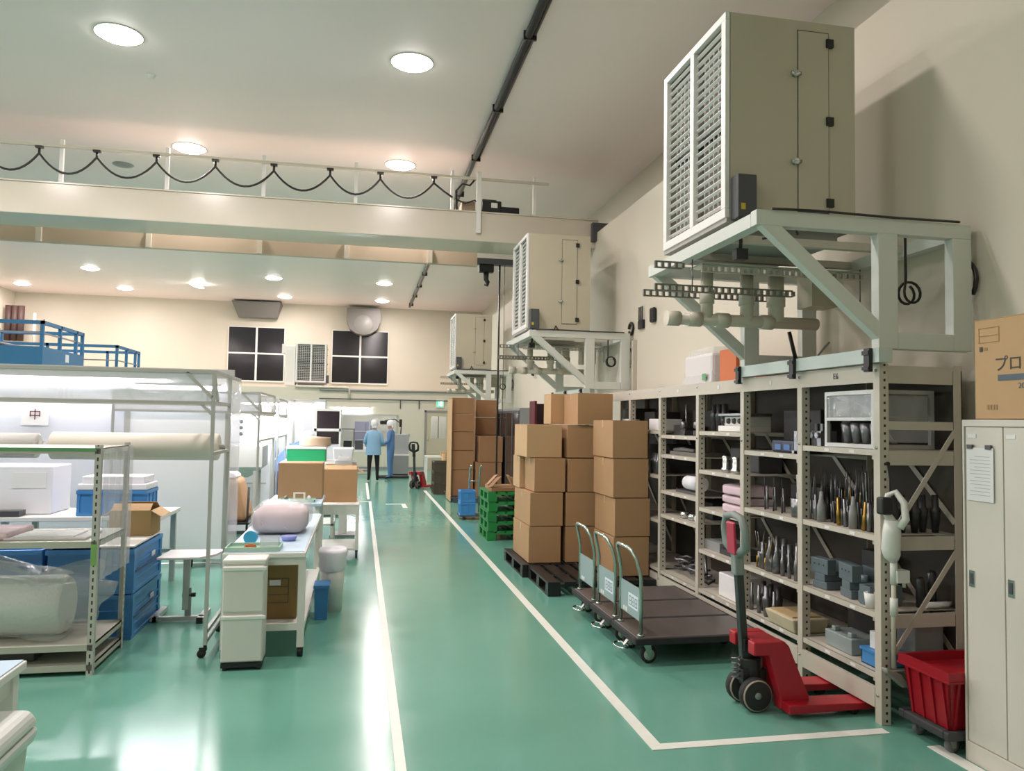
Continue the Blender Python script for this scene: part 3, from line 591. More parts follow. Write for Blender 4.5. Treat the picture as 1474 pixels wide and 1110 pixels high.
# bay 2
o = thing('power_tool', 'dark blue power tool case lying on second bay top shelf', 'tool', (3.06, 5.0, 1.527))
MB().box(0, 0.2, 0, 0.32, 0, 0.09).build('body', mat('navy', '#1c2440', 0.45), o, bev=0.015)
for y in (0.06, 0.18): B(-0.003, 0, y, y + 0.08, 0.02, 0.06).build('blue_stripe', mat('mid_blue', '#3f6fb0', 0.4), o)
item(MB().box(0, 0.06, 0, 0.04, 0, 0.16).box(0, 0.06, -0.03, 0.07, 0, 0.02), 'steel_square', STEEL, (3.05, 4.95, 1.527), 'upright steel square beside the dark blue tool', 'square')
item(MB().lathe([(0.0001, 0), (0.03, 0), (0.02, 0.05), (0.045, 0.08), (0.02, 0.12), (0.03, 0.2), (0.0001, 0.22)]), 'coupling', STEEL, (3.08, 4.9, 1.68), 'pale steel coupling perched by the second post, top shelf', 'fitting')
item(B(0, 0.12, 0, 0.1, 0, 0.15), 'black_block', BLACK, (3.07, 4.86, 1.527), 'black block under the steel coupling', 'block')
item(MB().lathe([(0.0001, 0), (0.06, 0), (0.065, 0.13), (0.06, 0.13), (0.055, 0.01), (0.0001, 0.01)]), 'steel_can', STEEL, (3.09, 4.98, 1.077), 'open steel can with a rod on second bay middle shelf', 'can')
tool(6, 3.09, 4.98, 1.09, 'bright rod standing in the open steel can', None, 0.05, 1.3)
for i in range(12):
    k = rd.choice([6, 6, 5, 8]); tool(k, 3.06 + 0.09 * (i % 2), 4.98 + 0.045 * i, 0.627, ORD[11 - i] + ' steel cylinder from the left, second bay third shelf', 'steel cylinders on second bay', 0.03, rd.uniform(0.8, 1.15))
for i in range(8): tool(rd.choice([2, 3]), 3.05, 5.3 + 0.03 * i, 0.627, ORD[7 - i] + ' thin rod from the left, second bay third shelf', 'rods on second bay', 0.18, 0.95)
for i in range(7): tool(rd.choice([8, 9, 6]), 3.06 + 0.07 * (i % 2), 5.28 + 0.055 * i, 0.277, ORD[6 - i] + ' tool holder from the left, second bay lowest shelf', 'tool holders on second bay', 0.02, 0.95)
o = thing('foam_tray', 'worn cream foam tray spilling off the second bay lowest shelf', 'tray', (3.0, 4.9, 0.277))
MB().frus((0.0, 0.24, 0, 0.34), (-0.03, 0.26, -0.02, 0.36), 0, 0.1).build('tray', mat('cream_foam', '#c9bda0', 0.8, noise=0.15, nscale=12), o, bev=0.01); B(0.0, 0.22, 0.03, 0.32, 0.1, 0.11).build('lining', mat('tan_cloth', '#b0976e', 0.9), o)
# bay 3
def manifold(z, y, lab, n, chrome):
    t = thing('valve_manifold', lab, 'manifold', (3.06, y, z))
    MB().box(0.02, 0.3, 0, 0.1 * n, 0, 0.05).box(0.05, 0.3, 0.0, 0.1 * n, 0.05, 0.13).build('block', chrome, t, bev=0.006)
    for k in range(n): MB().lathe([(0.0001, -0.02), (0.02, -0.02), (0.03, 0.02), (0.025, 0.05)], (0.05, 0.05 + 0.1 * k, 0.09), 12, 'x').build('port', DSTEEL, t)
    return t
manifold(1.667, 5.84, 'white valve manifold with four dark ports, third bay top shelf', 4, WHITE)
for k in range(4): item(MB().lathe([(0.0001, 0), (0.03, 0), (0.03, 0.03), (0.018, 0.04), (0.022, 0.08), (0.016, 0.09), (0.024, 0.13), (0.0001, 0.14)]), 'pipe_fitting', CHROME, (3.06 + 0.03 * (k % 2), 5.86 + 0.09 * k, 1.322), ORD[3 - k] + ' chrome pipe fitting from the left, third bay second shelf', 'fitting', 'chrome fittings on third bay')
item(B(0, 0.25, 0, 0.45, 0, 0.02), 'steel_plate', STEEL, (3.05, 5.72, 1.80), 'flat steel plate resting on the white manifold', 'plate')
def towel(x, y, z, h_, lab, sx=0.3, sy=0.42, grp=None):
    q = bpy.data.meshes.new('towel'); bm = bmesh.new(); bmesh.ops.create_cube(bm, size=1); bmesh.ops.subdivide_edges(bm, edges=bm.edges, cuts=3, use_grid_fill=True)
    for v in bm.verts: v.co = Vector((v.co.x * sx, v.co.y * sy, (v.co.z + 0.5) * h_ * (1 - 0.4 * abs(v.co.x) ** 2))) + Vector((random.uniform(-.006, .006), random.uniform(-.006, .006), random.uniform(-.004, .004) + 0.003))
    bm.to_mesh(q); bm.free(); q.materials.append(TOWEL)
    for p_ in q.polygons: p_.use_smooth = True
    o = bpy.data.objects.new('folded_towel', q); col.objects.link(o); o.location = (x, y, z); sb = o.modifiers.new('s', 'SUBSURF'); sb.levels = 1; sb.render_levels = 1
    return tag(o, lab, 'towel', grp)
towel(3.2, 5.92, 0.986, 0.075, 'bottom pink folded towel in the stack on third bay'); towel(3.2, 5.92, 1.062, 0.07, 'middle pink folded towel in the stack on third bay'); towel(3.19, 5.9, 1.135, 0.09, 'top pink folded towel in the stack on third bay')
item(MB().box(0, 0.3, 0, 0.34, 0, 0.2), 'white_carton', PAPER, (3.05, 5.82, 0.267), 'white carton on the third bay lowest shelf behind pallet truck handle', 'box', bev=0.01)
item(MB().box(0, 0.25, 0, 0.4, 0, 0.05).cyl((0.02, 0.05, 0.07), (0.02, 0.3, 0.07), 0.02), 'steel_jig', DSTEEL, (3.07, 5.76, 0.617), 'dark steel jig on the third bay fourth shelf', 'jig')
item(MB().box(0, 0.28, 0, 0.3, 0, 0.08), 'flat_box', GREY, (3.07, 6.18, 0.617), 'flat grey box beside the dark steel jig', 'box')
# bay 4
for k, (y, s) in enumerate(((6.95, 1.0), (6.66, 0.9))):
    t = thing('dial_stand', 'steel dial gauge stand on fourth bay top shelf, %s one' % ('left' if k == 0 else 'right'), 'gauge stand', (3.1, y, 1.617))
    MB().box(-0.04, 0.06, -0.05, 0.05, 0, 0.05).build('base', DSTEEL, t, bev=0.004); MB().cyl((0, 0, 0.05), (0, 0, 0.3 * s), 0.01, 8).build('column', STEEL, t); MB().lathe([(0.0001, -0.02), (0.03, -0.02), (0.035, 0.02), (0.0001, 0.02)], (-0.03, 0, 0.1), 14, 'x').build('dial', STEEL, t)
item(MB().box(0, 0.2, 0, 0.3, 0, 0.1), 'dark_case', DSTEEL, (3.12, 7.0, 1.617), 'dark steel case at the left of fourth bay top shelf', 'case')
item(MB().box(0, 0.3, 0, 0.6, 0, 0.035).tube([(0.02, 0.05, 0.05), (0.01, 0.3, 0.06), (0.03, 0.55, 0.045)], 0.02, 6), 'flat_bag', mat('dull_grey', '#6b6964', 0.7), (3.06, 6.65, 1.422), 'flat dull grey bundle on fourth bay second shelf', 'bundle')
item(MB().tube([(0, 0, 0.07), (0, 0.3, 0.07)], [0.07, 0.065], 14), 'white_roll', CAP, (3.1, 6.6, 1.1), 'white roll of cloth on fourth bay middle shelf', 'roll')
item(MB().box(0, 0.26, 0, 0.5, 0, 0.03), 'steel_tray', STEEL, (3.06, 6.6, 1.062), 'shallow steel tray under the white roll', 'tray')
for k, y in enumerate((6.62, 6.76, 6.95)): item(MB().lathe([(0.015, 0), (0.045, 0), (0.05, 0.03), (0.045, 0.06), (0.015, 0.06)]), 'tape_roll', CHROME if k else CAP, (3.09, y, 0.822), 'small bright roll on fourth bay lower shelf, %s' % ('nearest', 'middle', 'farthest')[k], 'roll')
rh = random.Random(11)
for k in range(9):
    y = 6.62 + 0.07 * k; pts = [(0.1 * math.cos(a) * rh.uniform(.6, 1), 0.1 * math.sin(a), 0.02 + 0.03 * rh.random() + 0.012 * k % 0.09) for a in [i * PI / 5 for i in range(9)]]
    item(MB().tube(pts, 0.012, 6), 'hose_coil', STEEL if k % 2 else DSTEEL, (3.16, y, 0.257 + 0.012 * (k % 4)), ('bright' if k % 2 else 'dark') + ' coiled metal hose, ' + ORD[8 - k] + ' from the left in the fourth bay tangle', 'hose coil', 'tangle of hoses on fourth bay')
for k in range(3): item(MB().cyl((0, 0, 0), (0.12, 0.3, 0.28), 0.014, 8), 'steel_tube', STEEL, (3.2 + 0.03 * k, 6.7 + 0.1 * k, 0.28), ('nearest', 'middle', 'farthest')[k] + ' steel tube leaning over the hose tangle', 'tube', 'tubes over the tangle')
# bay 5, 6
item(MB().box(0, 0.25, 0, 0.3, 0, 0.12), 'white_carton', PAPER, (3.05, 7.5, 1.657), 'white carton on the fifth bay top shelf', 'box', bev=0.006)
item(MB().lathe([(0.0001, 0), (0.08, 0), (0.1, 0.12), (0.09, 0.12), (0.07, 0.01), (0.0001, 0.01)]), 'white_tub', WHITE, (3.12, 8.55, 1.657), 'white tub on the sixth bay top shelf above cartons', 'tub')
for i in range(5): tool(8, 3.07, 7.48 + 0.06 * i, 1.202, ORD[4 - i] + ' arbor from the left on the fifth bay', 'arbors on fifth bay', 0, 0.9)
# on top of the shelving
t = thing('white_bag_box', 'white box wrapped in plastic on top of shelving', 'box', (3.08, 6.36, 2.078))
B(0, 0.4, 0, 0.6, 0, 0.3).build('carton', mat('bag_white', '#d9d3d4', 0.4), t, bev=0.03); MB().frus((-0.02, 0.42, -0.02, 0.62), (0.05, 0.35, 0.06, 0.55), 0.0, 0.36).build('plastic_wrap', FILM, t)
B(-0.022, -0.02, 0.08, 0.16, 0.05, 0.11).build('green_mark', GTAPE, t)
item(B(0, 0.03, 0, 0.3, 0, 0.3), 'orange_board', ORANGE, (3.1, 5.95, 2.078), 'orange board upright on shelving next to the white box', 'board')
item(MB().box(0, 0.3, 0, 0.2, 0, 0.1), 'orange_toolbox', mat('orange_red', '#b8452c', 0.5), (3.2, 5.6, 2.078), 'small orange-red box behind the pale base beam', 'box')
item(MB().cyl((0, 0, 0), (-0.08, 0, 0.3), 0.016, 8), 'black_rod', BLACK, (3.4, 5.5, 2.17), 'short black rod leaning above the orange-red box', 'rod')
item(MB().cyl((0, 0, 0), (0.2, 0.0, 0.22), 0.008, 6).cyl((0.02, 0, 0), (0.2, 0.05, 0.2), 0.006, 6), 'grey_tongs', GREY, (3.42, 5.42, 2.17), 'thin grey tongs leaning right of the black rod', 'tongs')

# darker stock at the back of the shelves
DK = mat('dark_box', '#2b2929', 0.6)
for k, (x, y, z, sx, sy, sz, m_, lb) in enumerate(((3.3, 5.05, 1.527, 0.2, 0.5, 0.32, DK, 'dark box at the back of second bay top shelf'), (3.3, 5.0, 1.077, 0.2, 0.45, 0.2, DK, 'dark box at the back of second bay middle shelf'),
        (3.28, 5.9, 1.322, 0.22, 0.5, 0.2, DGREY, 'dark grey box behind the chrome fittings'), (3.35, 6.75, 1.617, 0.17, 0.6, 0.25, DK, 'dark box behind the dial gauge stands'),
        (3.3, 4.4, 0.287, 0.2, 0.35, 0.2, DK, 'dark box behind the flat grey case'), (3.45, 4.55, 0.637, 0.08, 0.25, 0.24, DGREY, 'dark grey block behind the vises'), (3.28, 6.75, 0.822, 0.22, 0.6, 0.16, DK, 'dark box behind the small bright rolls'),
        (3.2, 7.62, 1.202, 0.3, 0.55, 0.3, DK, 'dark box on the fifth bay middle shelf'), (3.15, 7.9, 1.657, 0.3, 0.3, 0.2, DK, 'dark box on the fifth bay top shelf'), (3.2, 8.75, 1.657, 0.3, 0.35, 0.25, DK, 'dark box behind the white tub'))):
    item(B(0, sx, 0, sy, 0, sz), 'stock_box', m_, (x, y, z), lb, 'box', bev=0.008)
for i in range(5): tool(8 if i % 2 else 9, 3.12 + 0.04 * (i % 2), 6.2 + 0.05 * i, 1.667, ORD[4 - i] + ' arbor from the left behind the white manifold', 'arbors on third bay', 0, 1.0)
for i in range(6): tool(6 if i % 2 else 1, 3.08 + 0.05 * (i % 2), 5.2 + 0.06 * i, 1.077, ORD[5 - i] + ' rod from the left on second bay middle shelf', 'rods on second bay middle shelf', 0.05, 0.8)
# ================================================================== cartons, pallets
def carton(x0, x1, y0, y1, z0, z1, label, m=CARD, group=None, tape=TAPE, name='cardboard_box', rz=0.0):
    cx, cy = (x0 + x1) / 2, (y0 + y1) / 2; a, c, h = (x1 - x0) / 2, (y1 - y0) / 2, z1 - z0
    t = thing(name, label, 'box', (cx, cy, z0), rz, group)
    g = 0.003
    MB().box(-a, a, -c, c, 0.002, h - 0.006).box(-a, a, -c, -g, h - 0.006, h - 0.001).box(-a, a, g, c, h - 0.006, h - 0.001).build('carton', m, t, bev=0.004, seg=1)
    s_ = MB().box(-a - 0.0012, a + 0.0012, -0.025, 0.025, h - 0.001, h + 0.0006).box(-a - 0.0015, -a, -0.025, 0.025, h * 0.8, h).box(a, a + 0.0015, -0.025, 0.025, h * 0.8, h)
    s_.build('tape', tape, t)
    return t
def pallet(x0, x1, y0, y1, z0, h, m, label, group=None, nx=7):
    W, D = x1 - x0, y1 - y0
    t = thing('plastic_pallet', label, 'pallet', (x0, y0, z0), 0, group)
    bw = W / (nx + (nx - 1) * 0.35); step = bw * 1.35
    bd = MB().box(0, bw, 0, D, h - 0.022, h).mesh('deck_board', m)
    for k in range(nx): inst(bd, 'deck_board', t, (k * step, 0, 0))
    for y in (0, D / 2 - 0.05, D - 0.1): B(0, W, y, y + 0.1, h - 0.045, h - 0.0221).build('cross_board', m, t)
    bl = MB().box(0, 0.13, 0, 0.12, 0.02, h - 0.0451).mesh('block', m)
    for x in (0, W / 2 - 0.065, W - 0.13):
        for y in (0, D / 2 - 0.06, D - 0.12): inst(bl, 'block', t, (x, y, 0))
    for x in (0, W / 2 - 0.065, W - 0.13): B(x, x + 0.13, 0, D, 0, 0.0199).build('bottom_board', m, t)
    return t
PBLK = mat('pallet_black', '#1b1b1d', 0.4, noise=0.2, nscale=10)
pallet(1.80, 2.92, 8.36, 9.46, 0, 0.14, PBLK, 'black plastic pallet under the big carton stack')
pallet(1.86, 2.99, 7.42, 8.33, 0, 0.14, PBLK, 'empty-fronted black plastic pallet nearest the platform trolleys')
# big stack: left column
z = 0.145
carton(1.88, 2.25, 8.42, 9.3, z, z + 0.405, 'bottom left carton of the big stack on the black pallet')
carton(1.89, 2.27, 8.42, 9.3, z + 0.41, z + 0.785, 'second carton from the bottom, left column of the big stack')
carton(1.94, 2.3, 8.44, 8.95, z + 0.79, z + 1.17, 'third carton up, front left of the big stack')
carton(1.88, 2.12, 8.98, 9.36, z + 0.79, z + 1.17, 'carton half hidden behind the third one at the stack\'s left', CARD3)
carton(1.86, 2.27, 8.5, 9.2, z + 1.175, z + 1.55, 'fourth carton up, left column of the big stack', CARD3)
carton(2.28, 2.66, 9.08, 9.44, z + 1.555, z + 1.93, 'top left carton crowning the big stack', CARD3)
# right column
for k, (z0, z1) in enumerate(((0, 0.40), (0.405, 0.785), (0.79, 1.165), (1.175, 1.55))):
    carton(2.31 if k < 2 else 2.33, 2.79, 8.43 + (0.05 if k == 3 else 0), 9.2, z + z0, z + z1, '%s carton in the right column of the big stack' % ('bottom', 'second', 'third', 'fourth')[k])
carton(2.44, 2.86, 8.45, 9.05, z + 1.555, z + 1.92, 'top right carton crowning the big stack')
# near stack by the shelving
for k, (xa, z0, z1) in enumerate(((2.62, 0, 0.40), (2.63, 0.405, 0.80), (2.61, 0.805, 1.21), (2.6, 1.215, 1.61))):
    carton(xa - 0.025, xa + 0.36, 7.6, 8.28, z + z0, z + z1, '%s carton of the single column beside the shelving' % ('bottom', 'second', 'third', 'top')[k])
# green pallets
for k in range(5):
    pallet(1.83 + 0.012 * (k % 2), 2.8, 10.95 - 0.01 * k, 11.75, k * 0.142, 0.138, GREENP, ('bottom', 'second', 'middle', 'fourth', 'top')[k] + ' green plastic pallet in the stack of five', 'green pallets')
for k, (x, y, a, m) in enumerate(((2.07, 11.08, 0.12, CARD2), (2.55, 11.1, -0.1, CARD), (2.1, 11.5, 0.05, KRAFT))):
    item(MB().box(-0.2, 0.2, -0.12, 0.12, 0, 0.05).bar((-0.2, 0, 0.05), (-0.05, 0.02, 0.2), 0.24, 0.006, (1, 0, 0)).bar((0.2, 0, 0.05), (0.12, 0.0, 0.2), 0.2, 0.006, (1, 0, 0)), 'flattened_carton', m, (x, y, 0.712), ('crumpled open carton scrap on green pallets, %s' % ('left', 'right', 'rear')[k]), 'carton scrap', rz=a)
item(MB().frus((0, 0.4, 0, 0.36), (0.22, 0.4, 0.1, 0.33), 0, 0.4), 'grey_sheet', mat('sheet_grey', '#8f8f97', 0.7), (2.4, 11.33, 0.712), 'grey tarpaulin heap on green pallets beside the cartons', 'tarpaulin', bev=0.05)
# tall dark carton stacks far along the right wall
for c_, (xa, xb, ya) in enumerate(((1.92, 2.4, 16.3), (2.52, 3.0, 16.9))):
    hs = [0.0, 0.6, 0.96, 1.38, 1.76, 2.08] if c_ == 0 else [0.0, 0.46, 0.9, 1.3, 1.69, 2.08]
    if c_ == 0: hs = [0.0, 0.56, 0.97, 1.37, 1.75, 2.1]
    for k in range(5):
        carton(xa, xb, ya, ya + 0.6, 0.125 + hs[k], 0.12 + hs[k + 1], '%s dark carton in the tall far stack, %s column' % (('bottom', 'second', 'third', 'fourth', 'top')[k], ('left', 'right')[c_]), CARD2)
carton(2.44, 2.98, 16.1, 16.7, 0.125, 0.85, 'large plain dark carton standing before the far right column', CARD2)
carton(2.5, 3.0, 16.12, 16.7, 0.855, 1.40, 'dark carton on the large plain one before the far stacks', CARD2)
B_ = thing('wooden_skid', 'dark skid under the tall far carton stacks', 'pallet', (1.92, 16.08, 0))
for k in range(5): B(0.0, 1.07, 0.02 + k * 0.33, 0.2 + k * 0.33, 0.09, 0.12).build('plank', DGREY, B_)
for x in (0.03, 0.5, 0.96): B(x, x + 0.1, 0.02, 1.5, 0, 0.089).build('runner', DGREY, B_)
o = B(1.90, 1.915, 16.2, 17.0, 0.02, 2.2).build('plywood_sheet', CARD3); tag(o, 'pale upright board at the left edge of the tall far stacks', 'board')
# hand truck with blue crate
ht = thing('hand_truck', 'chrome hand truck parked between green pallets and tall stacks', 'hand truck', (1.62, 13.35, 0))
for x in (0.32, 0.5): MB().tube([(x, 0.3, 0.1), (x, 0.26, 0.8), (x, 0.22, 0.88), (x, 0.1, 0.94), (x, 0.04, 0.92)], 0.016, 8).build('handle_tube', CHROME, ht)
for z_ in (0.35, 0.65): MB().cyl((0.32, 0.29, z_), (0.5, 0.28, z_), 0.012, 6).build('cross_tube', CHROME, ht)
B(0.1, 0.56, -0.06, 0.3, 0.06, 0.08).build('toe_plate', DGREY, ht)
for x in (0.24, 0.58): MB().lathe([(0.0001, -0.03), (0.08, -0.03), (0.1, -0.02), (0.1, 0.02), (0.08, 0.03), (0.0001, 0.03)], (x, 0.36, 0.1), 16, 'x').build('wheel', RUBBER, ht)
def crate(x, y, z, W, D, H, m, label, ribs=True, group=None, solid=False, name='plastic_crate', lid=None):
    t = thing(name, label, 'crate', (x, y, z), 0, group)
    th = 0.012
    MB().box(0, W, 0, D, 0, th).box(0, th, 0, D, th, H).box(W - th, W, 0, D, th, H).box(th, W - th, 0, th, th, H).box(th, W - th, D - th, D, th, H).build('tub', m, t)
    e = 0.014
    MB().box(-e, W + e, -e, 0, H - 0.035, H).box(-e, W + e, D, D + e, H - 0.035, H).box(-e, 0, 0, D, H - 0.035, H).box(W, W + e, 0, D, H - 0.035, H).build('rim', m, t)
    MB().box(-e * .7, W + e * .7, -e * .7, 0, 0.0, 0.03).box(-e * .7, W + e * .7, D, D + e * .7, 0, 0.03).box(-e * .7, 0, 0, D, 0, 0.03).box(W, W + e * .7, 0, D, 0, 0.03).build('foot_rim', m, t)
    if ribs:
        r1 = MB().box(-0.009, 0.009, -0.01, 0, 0.03, H - 0.035).mesh('rib', m)
        n = max(2, int(W / 0.12))
        for k in range(n + 1): inst(r1, 'rib', t, (0.01 + (W - 0.02) * k / n, 0, 0))
        n = max(2, int(D / 0.12))
        for k in range(n + 1): inst(r1, 'rib', t, (W, 0.01 + (D - 0.02) * k / n, 0), (0, 0, PI / 2)); inst(r1, 'rib', t, (0, 0.01 + (D - 0.02) * k / n, 0), (0, 0, -PI / 2))
    if lid: B(-e, W + e, -e, D + e, H, H + 0.015).build('lid', lid, t)
    return t
crate(1.75, 13.31, 0.082, 0.25, 0.28, 0.22, BLUE, 'lower small blue crate on the hand truck'); crate(1.75, 13.31, 0.306, 0.25, 0.28, 0.2, BLUE, 'upper small blue crate on the hand truck')
# dark glass cabinet beyond the shelving and a maroon signboard
cb = thing('glass_cabinet', 'dark cabinet with glazed doors beyond the cartons at right', 'cabinet', (3.02, 14.6, 0))
MB().box(0.02, 0.6, 0, 2.6, 0, 0.08).box(0.02, 0.6, 0, 2.6, 1.95, 2.0).box(0.02, 0.6, 0, 0.04, 0.08, 1.95).box(0.02, 0.6, 2.56, 2.6, 0.08, 1.95).box(0.58, 0.6, 0.04, 2.56, 0.08, 1.95).build('carcass', GREY, cb)
for k in range(4):
    d = MB().box(0, 0.02, k * 0.65, k * 0.65 + 0.03, 0.08, 1.95).box(0, 0.02, k * 0.65 + 0.62, k * 0.65 + 0.65, 0.08, 1.95).box(0, 0.02, k * 0.65 + 0.03, k * 0.65 + 0.62, 0.08, 0.13).box(0, 0.02, k * 0.65 + 0.03, k * 0.65 + 0.62, 1.9, 1.95).build('door', DGREY, cb)
    B(0.008, 0.012, k * 0.65 + 0.03, k * 0.65 + 0.62, 0.13, 1.9).build('glass', DGLASS, d)
mr_ = thing('maroon_panel', 'maroon folding panel standing above the cartons', 'panel', (3.04, 13.2, 0))
B(-0.02, 0.02, 0.0, 0.42, 0.02, 2.1).build('panel', MAROON, mr_); B(0.02, 0.35, 0.42, 0.46, 0.02, 2.06).build('panel', mat('dark_maroon', '#34101c', 0.6), mr_)

# ================================================================== platform trolleys
def make_dolly(label, y, mark):
    t = thing('platform_trolley', label, 'trolley', (1.96, y, 0), 0, 'platform trolleys')
    W, D = 0.99, 0.53
    B(0.01, W - 0.01, 0.01, D - 0.01, 0.165, 0.20).build('deck', WOOD, t, bev=0.006)
    MB().box(-0.012, W + 0.012, -0.012, 0.01, 0.15, 0.197).box(-0.012, W + 0.012, D - 0.01, D + 0.012, 0.15, 0.197).box(-0.012, 0.01, 0.01, D - 0.01, 0.15, 0.197).box(W - 0.01, W + 0.012, 0.01, D - 0.01, 0.15, 0.197).build('bumper', RUBBER, t, bev=0.006)
    pts = lambda yy: [(0.05, yy, 0.2), (0.05, yy, 0.62), (0.045, yy, 0.66), (-0.0, yy, 0.78)]
    a, c = 0.05, D - 0.05
    MB().tube([(0.05, a, 0.19), (0.05, a, 0.6), (0.042, a, 0.65), (0.02, a + 0.015, 0.74), (-0.005, a + 0.06, 0.80), (-0.012, a + 0.11, 0.815), (-0.012, c - 0.11, 0.815), (-0.005, c - 0.06, 0.80), (0.02, c - 0.015, 0.74), (0.042, c, 0.65), (0.05, c, 0.6), (0.05, c, 0.19)], 0.0135, 10).build('handle', ZINC, t)
    ft = MB().lathe([(0.013, 0), (0.028, 0), (0.022, 0.012), (0.014, 0.014)], n=12).mesh('socket', ZINC)
    for yy in (a, c): inst(ft, 'socket', t, (0.05, yy, 0.2))
    pl_ = B(0.046, 0.052, a + 0.012, c - 0.012, 0.3, 0.53).build('sign_plate', mat('plate_grey', '#9fb0b4', 0.4, metal=0.3), t)
    if mark:
        B(0.0445, 0.046, 0.1, 0.3, 0.36, 0.46).build('sign_label', mat('label_white', '#dfe8ee', 0.4), pl_)
        ink = mat('label_ink', '#6f8596', 0.5)
        for k in range(3):
            y0 = 0.115 + 0.06 * k
            MB().box(0.0435, 0.0445, y0, y0 + 0.045, 0.375, 0.383).box(0.0435, 0.0445, y0, y0 + 0.045, 0.405, 0.411).box(0.0435, 0.0445, y0, y0 + 0.045, 0.436, 0.443).box(0.0435, 0.0445, y0, y0 + 0.008, 0.383, 0.436).box(0.0435, 0.0445, y0 + 0.037, y0 + 0.045, 0.383, 0.436).build('printed_mark', ink, pl_)
    MB().box(0.0445, 0.046, 0.33, 0.36, 0.31, 0.34).box(0.0445, 0.046, 0.38, 0.41, 0.31, 0.34).build('sticker', WHITE, pl_)
    for x, yy in ((0.1, 0.08), (0.1, D - 0.08), (W - 0.12, 0.08), (W - 0.12, D - 0.08)):
        cs = MB().box(x - 0.035, x + 0.035, yy - 0.04, yy + 0.04, 0.14, 0.15).prism([(x - 0.03, 0.14), (x + 0.03, 0.14), (x + 0.035, 0.06), (x + 0.015, 0.05), (x - 0.01, 0.1)], 'y', yy - 0.028, yy - 0.024).prism([(x - 0.03, 0.14), (x + 0.03, 0.14), (x + 0.035, 0.06), (x + 0.015, 0.05), (x - 0.01, 0.1)], 'y', yy + 0.024, yy + 0.028).build('caster', ZINC, t)
        MB().lathe([(0.0001, -0.018), (0.05, -0.018), (0.062, -0.012), (0.062, 0.012), (0.05, 0.018), (0.0001, 0.018)], (x + 0.02, yy, 0.063), 18, 'y').build('wheel', RUBBER, cs)
        MB().lathe([(0.0001, -0.02), (0.04, -0.02), (0.04, 0.02), (0.0001, 0.02)], (x + 0.02, yy, 0.063), 16, 'y').build('hub', mat('hub_mint', '#a8bda9', 0.4), cs)
    MB().tube([(-0.02 + 0.05 * math.sin(q), D / 2 + 0.09 * math.cos(q), 0.08) for q in [i * PI / 8 for i in range(17)]], 0.008, 6, cap=False).bar((0.0, D / 2, 0.08), (0.06, D / 2, 0.15), 0.04, 0.01).build('brake_pedal', CHROME, t)
    return t
make_dolly('nearest platform trolley with chrome handle and brown deck', 5.22, True)
make_dolly('middle platform trolley between the two others', 5.78, True)
make_dolly('farthest platform trolley beside the black pallet', 6.34, False)

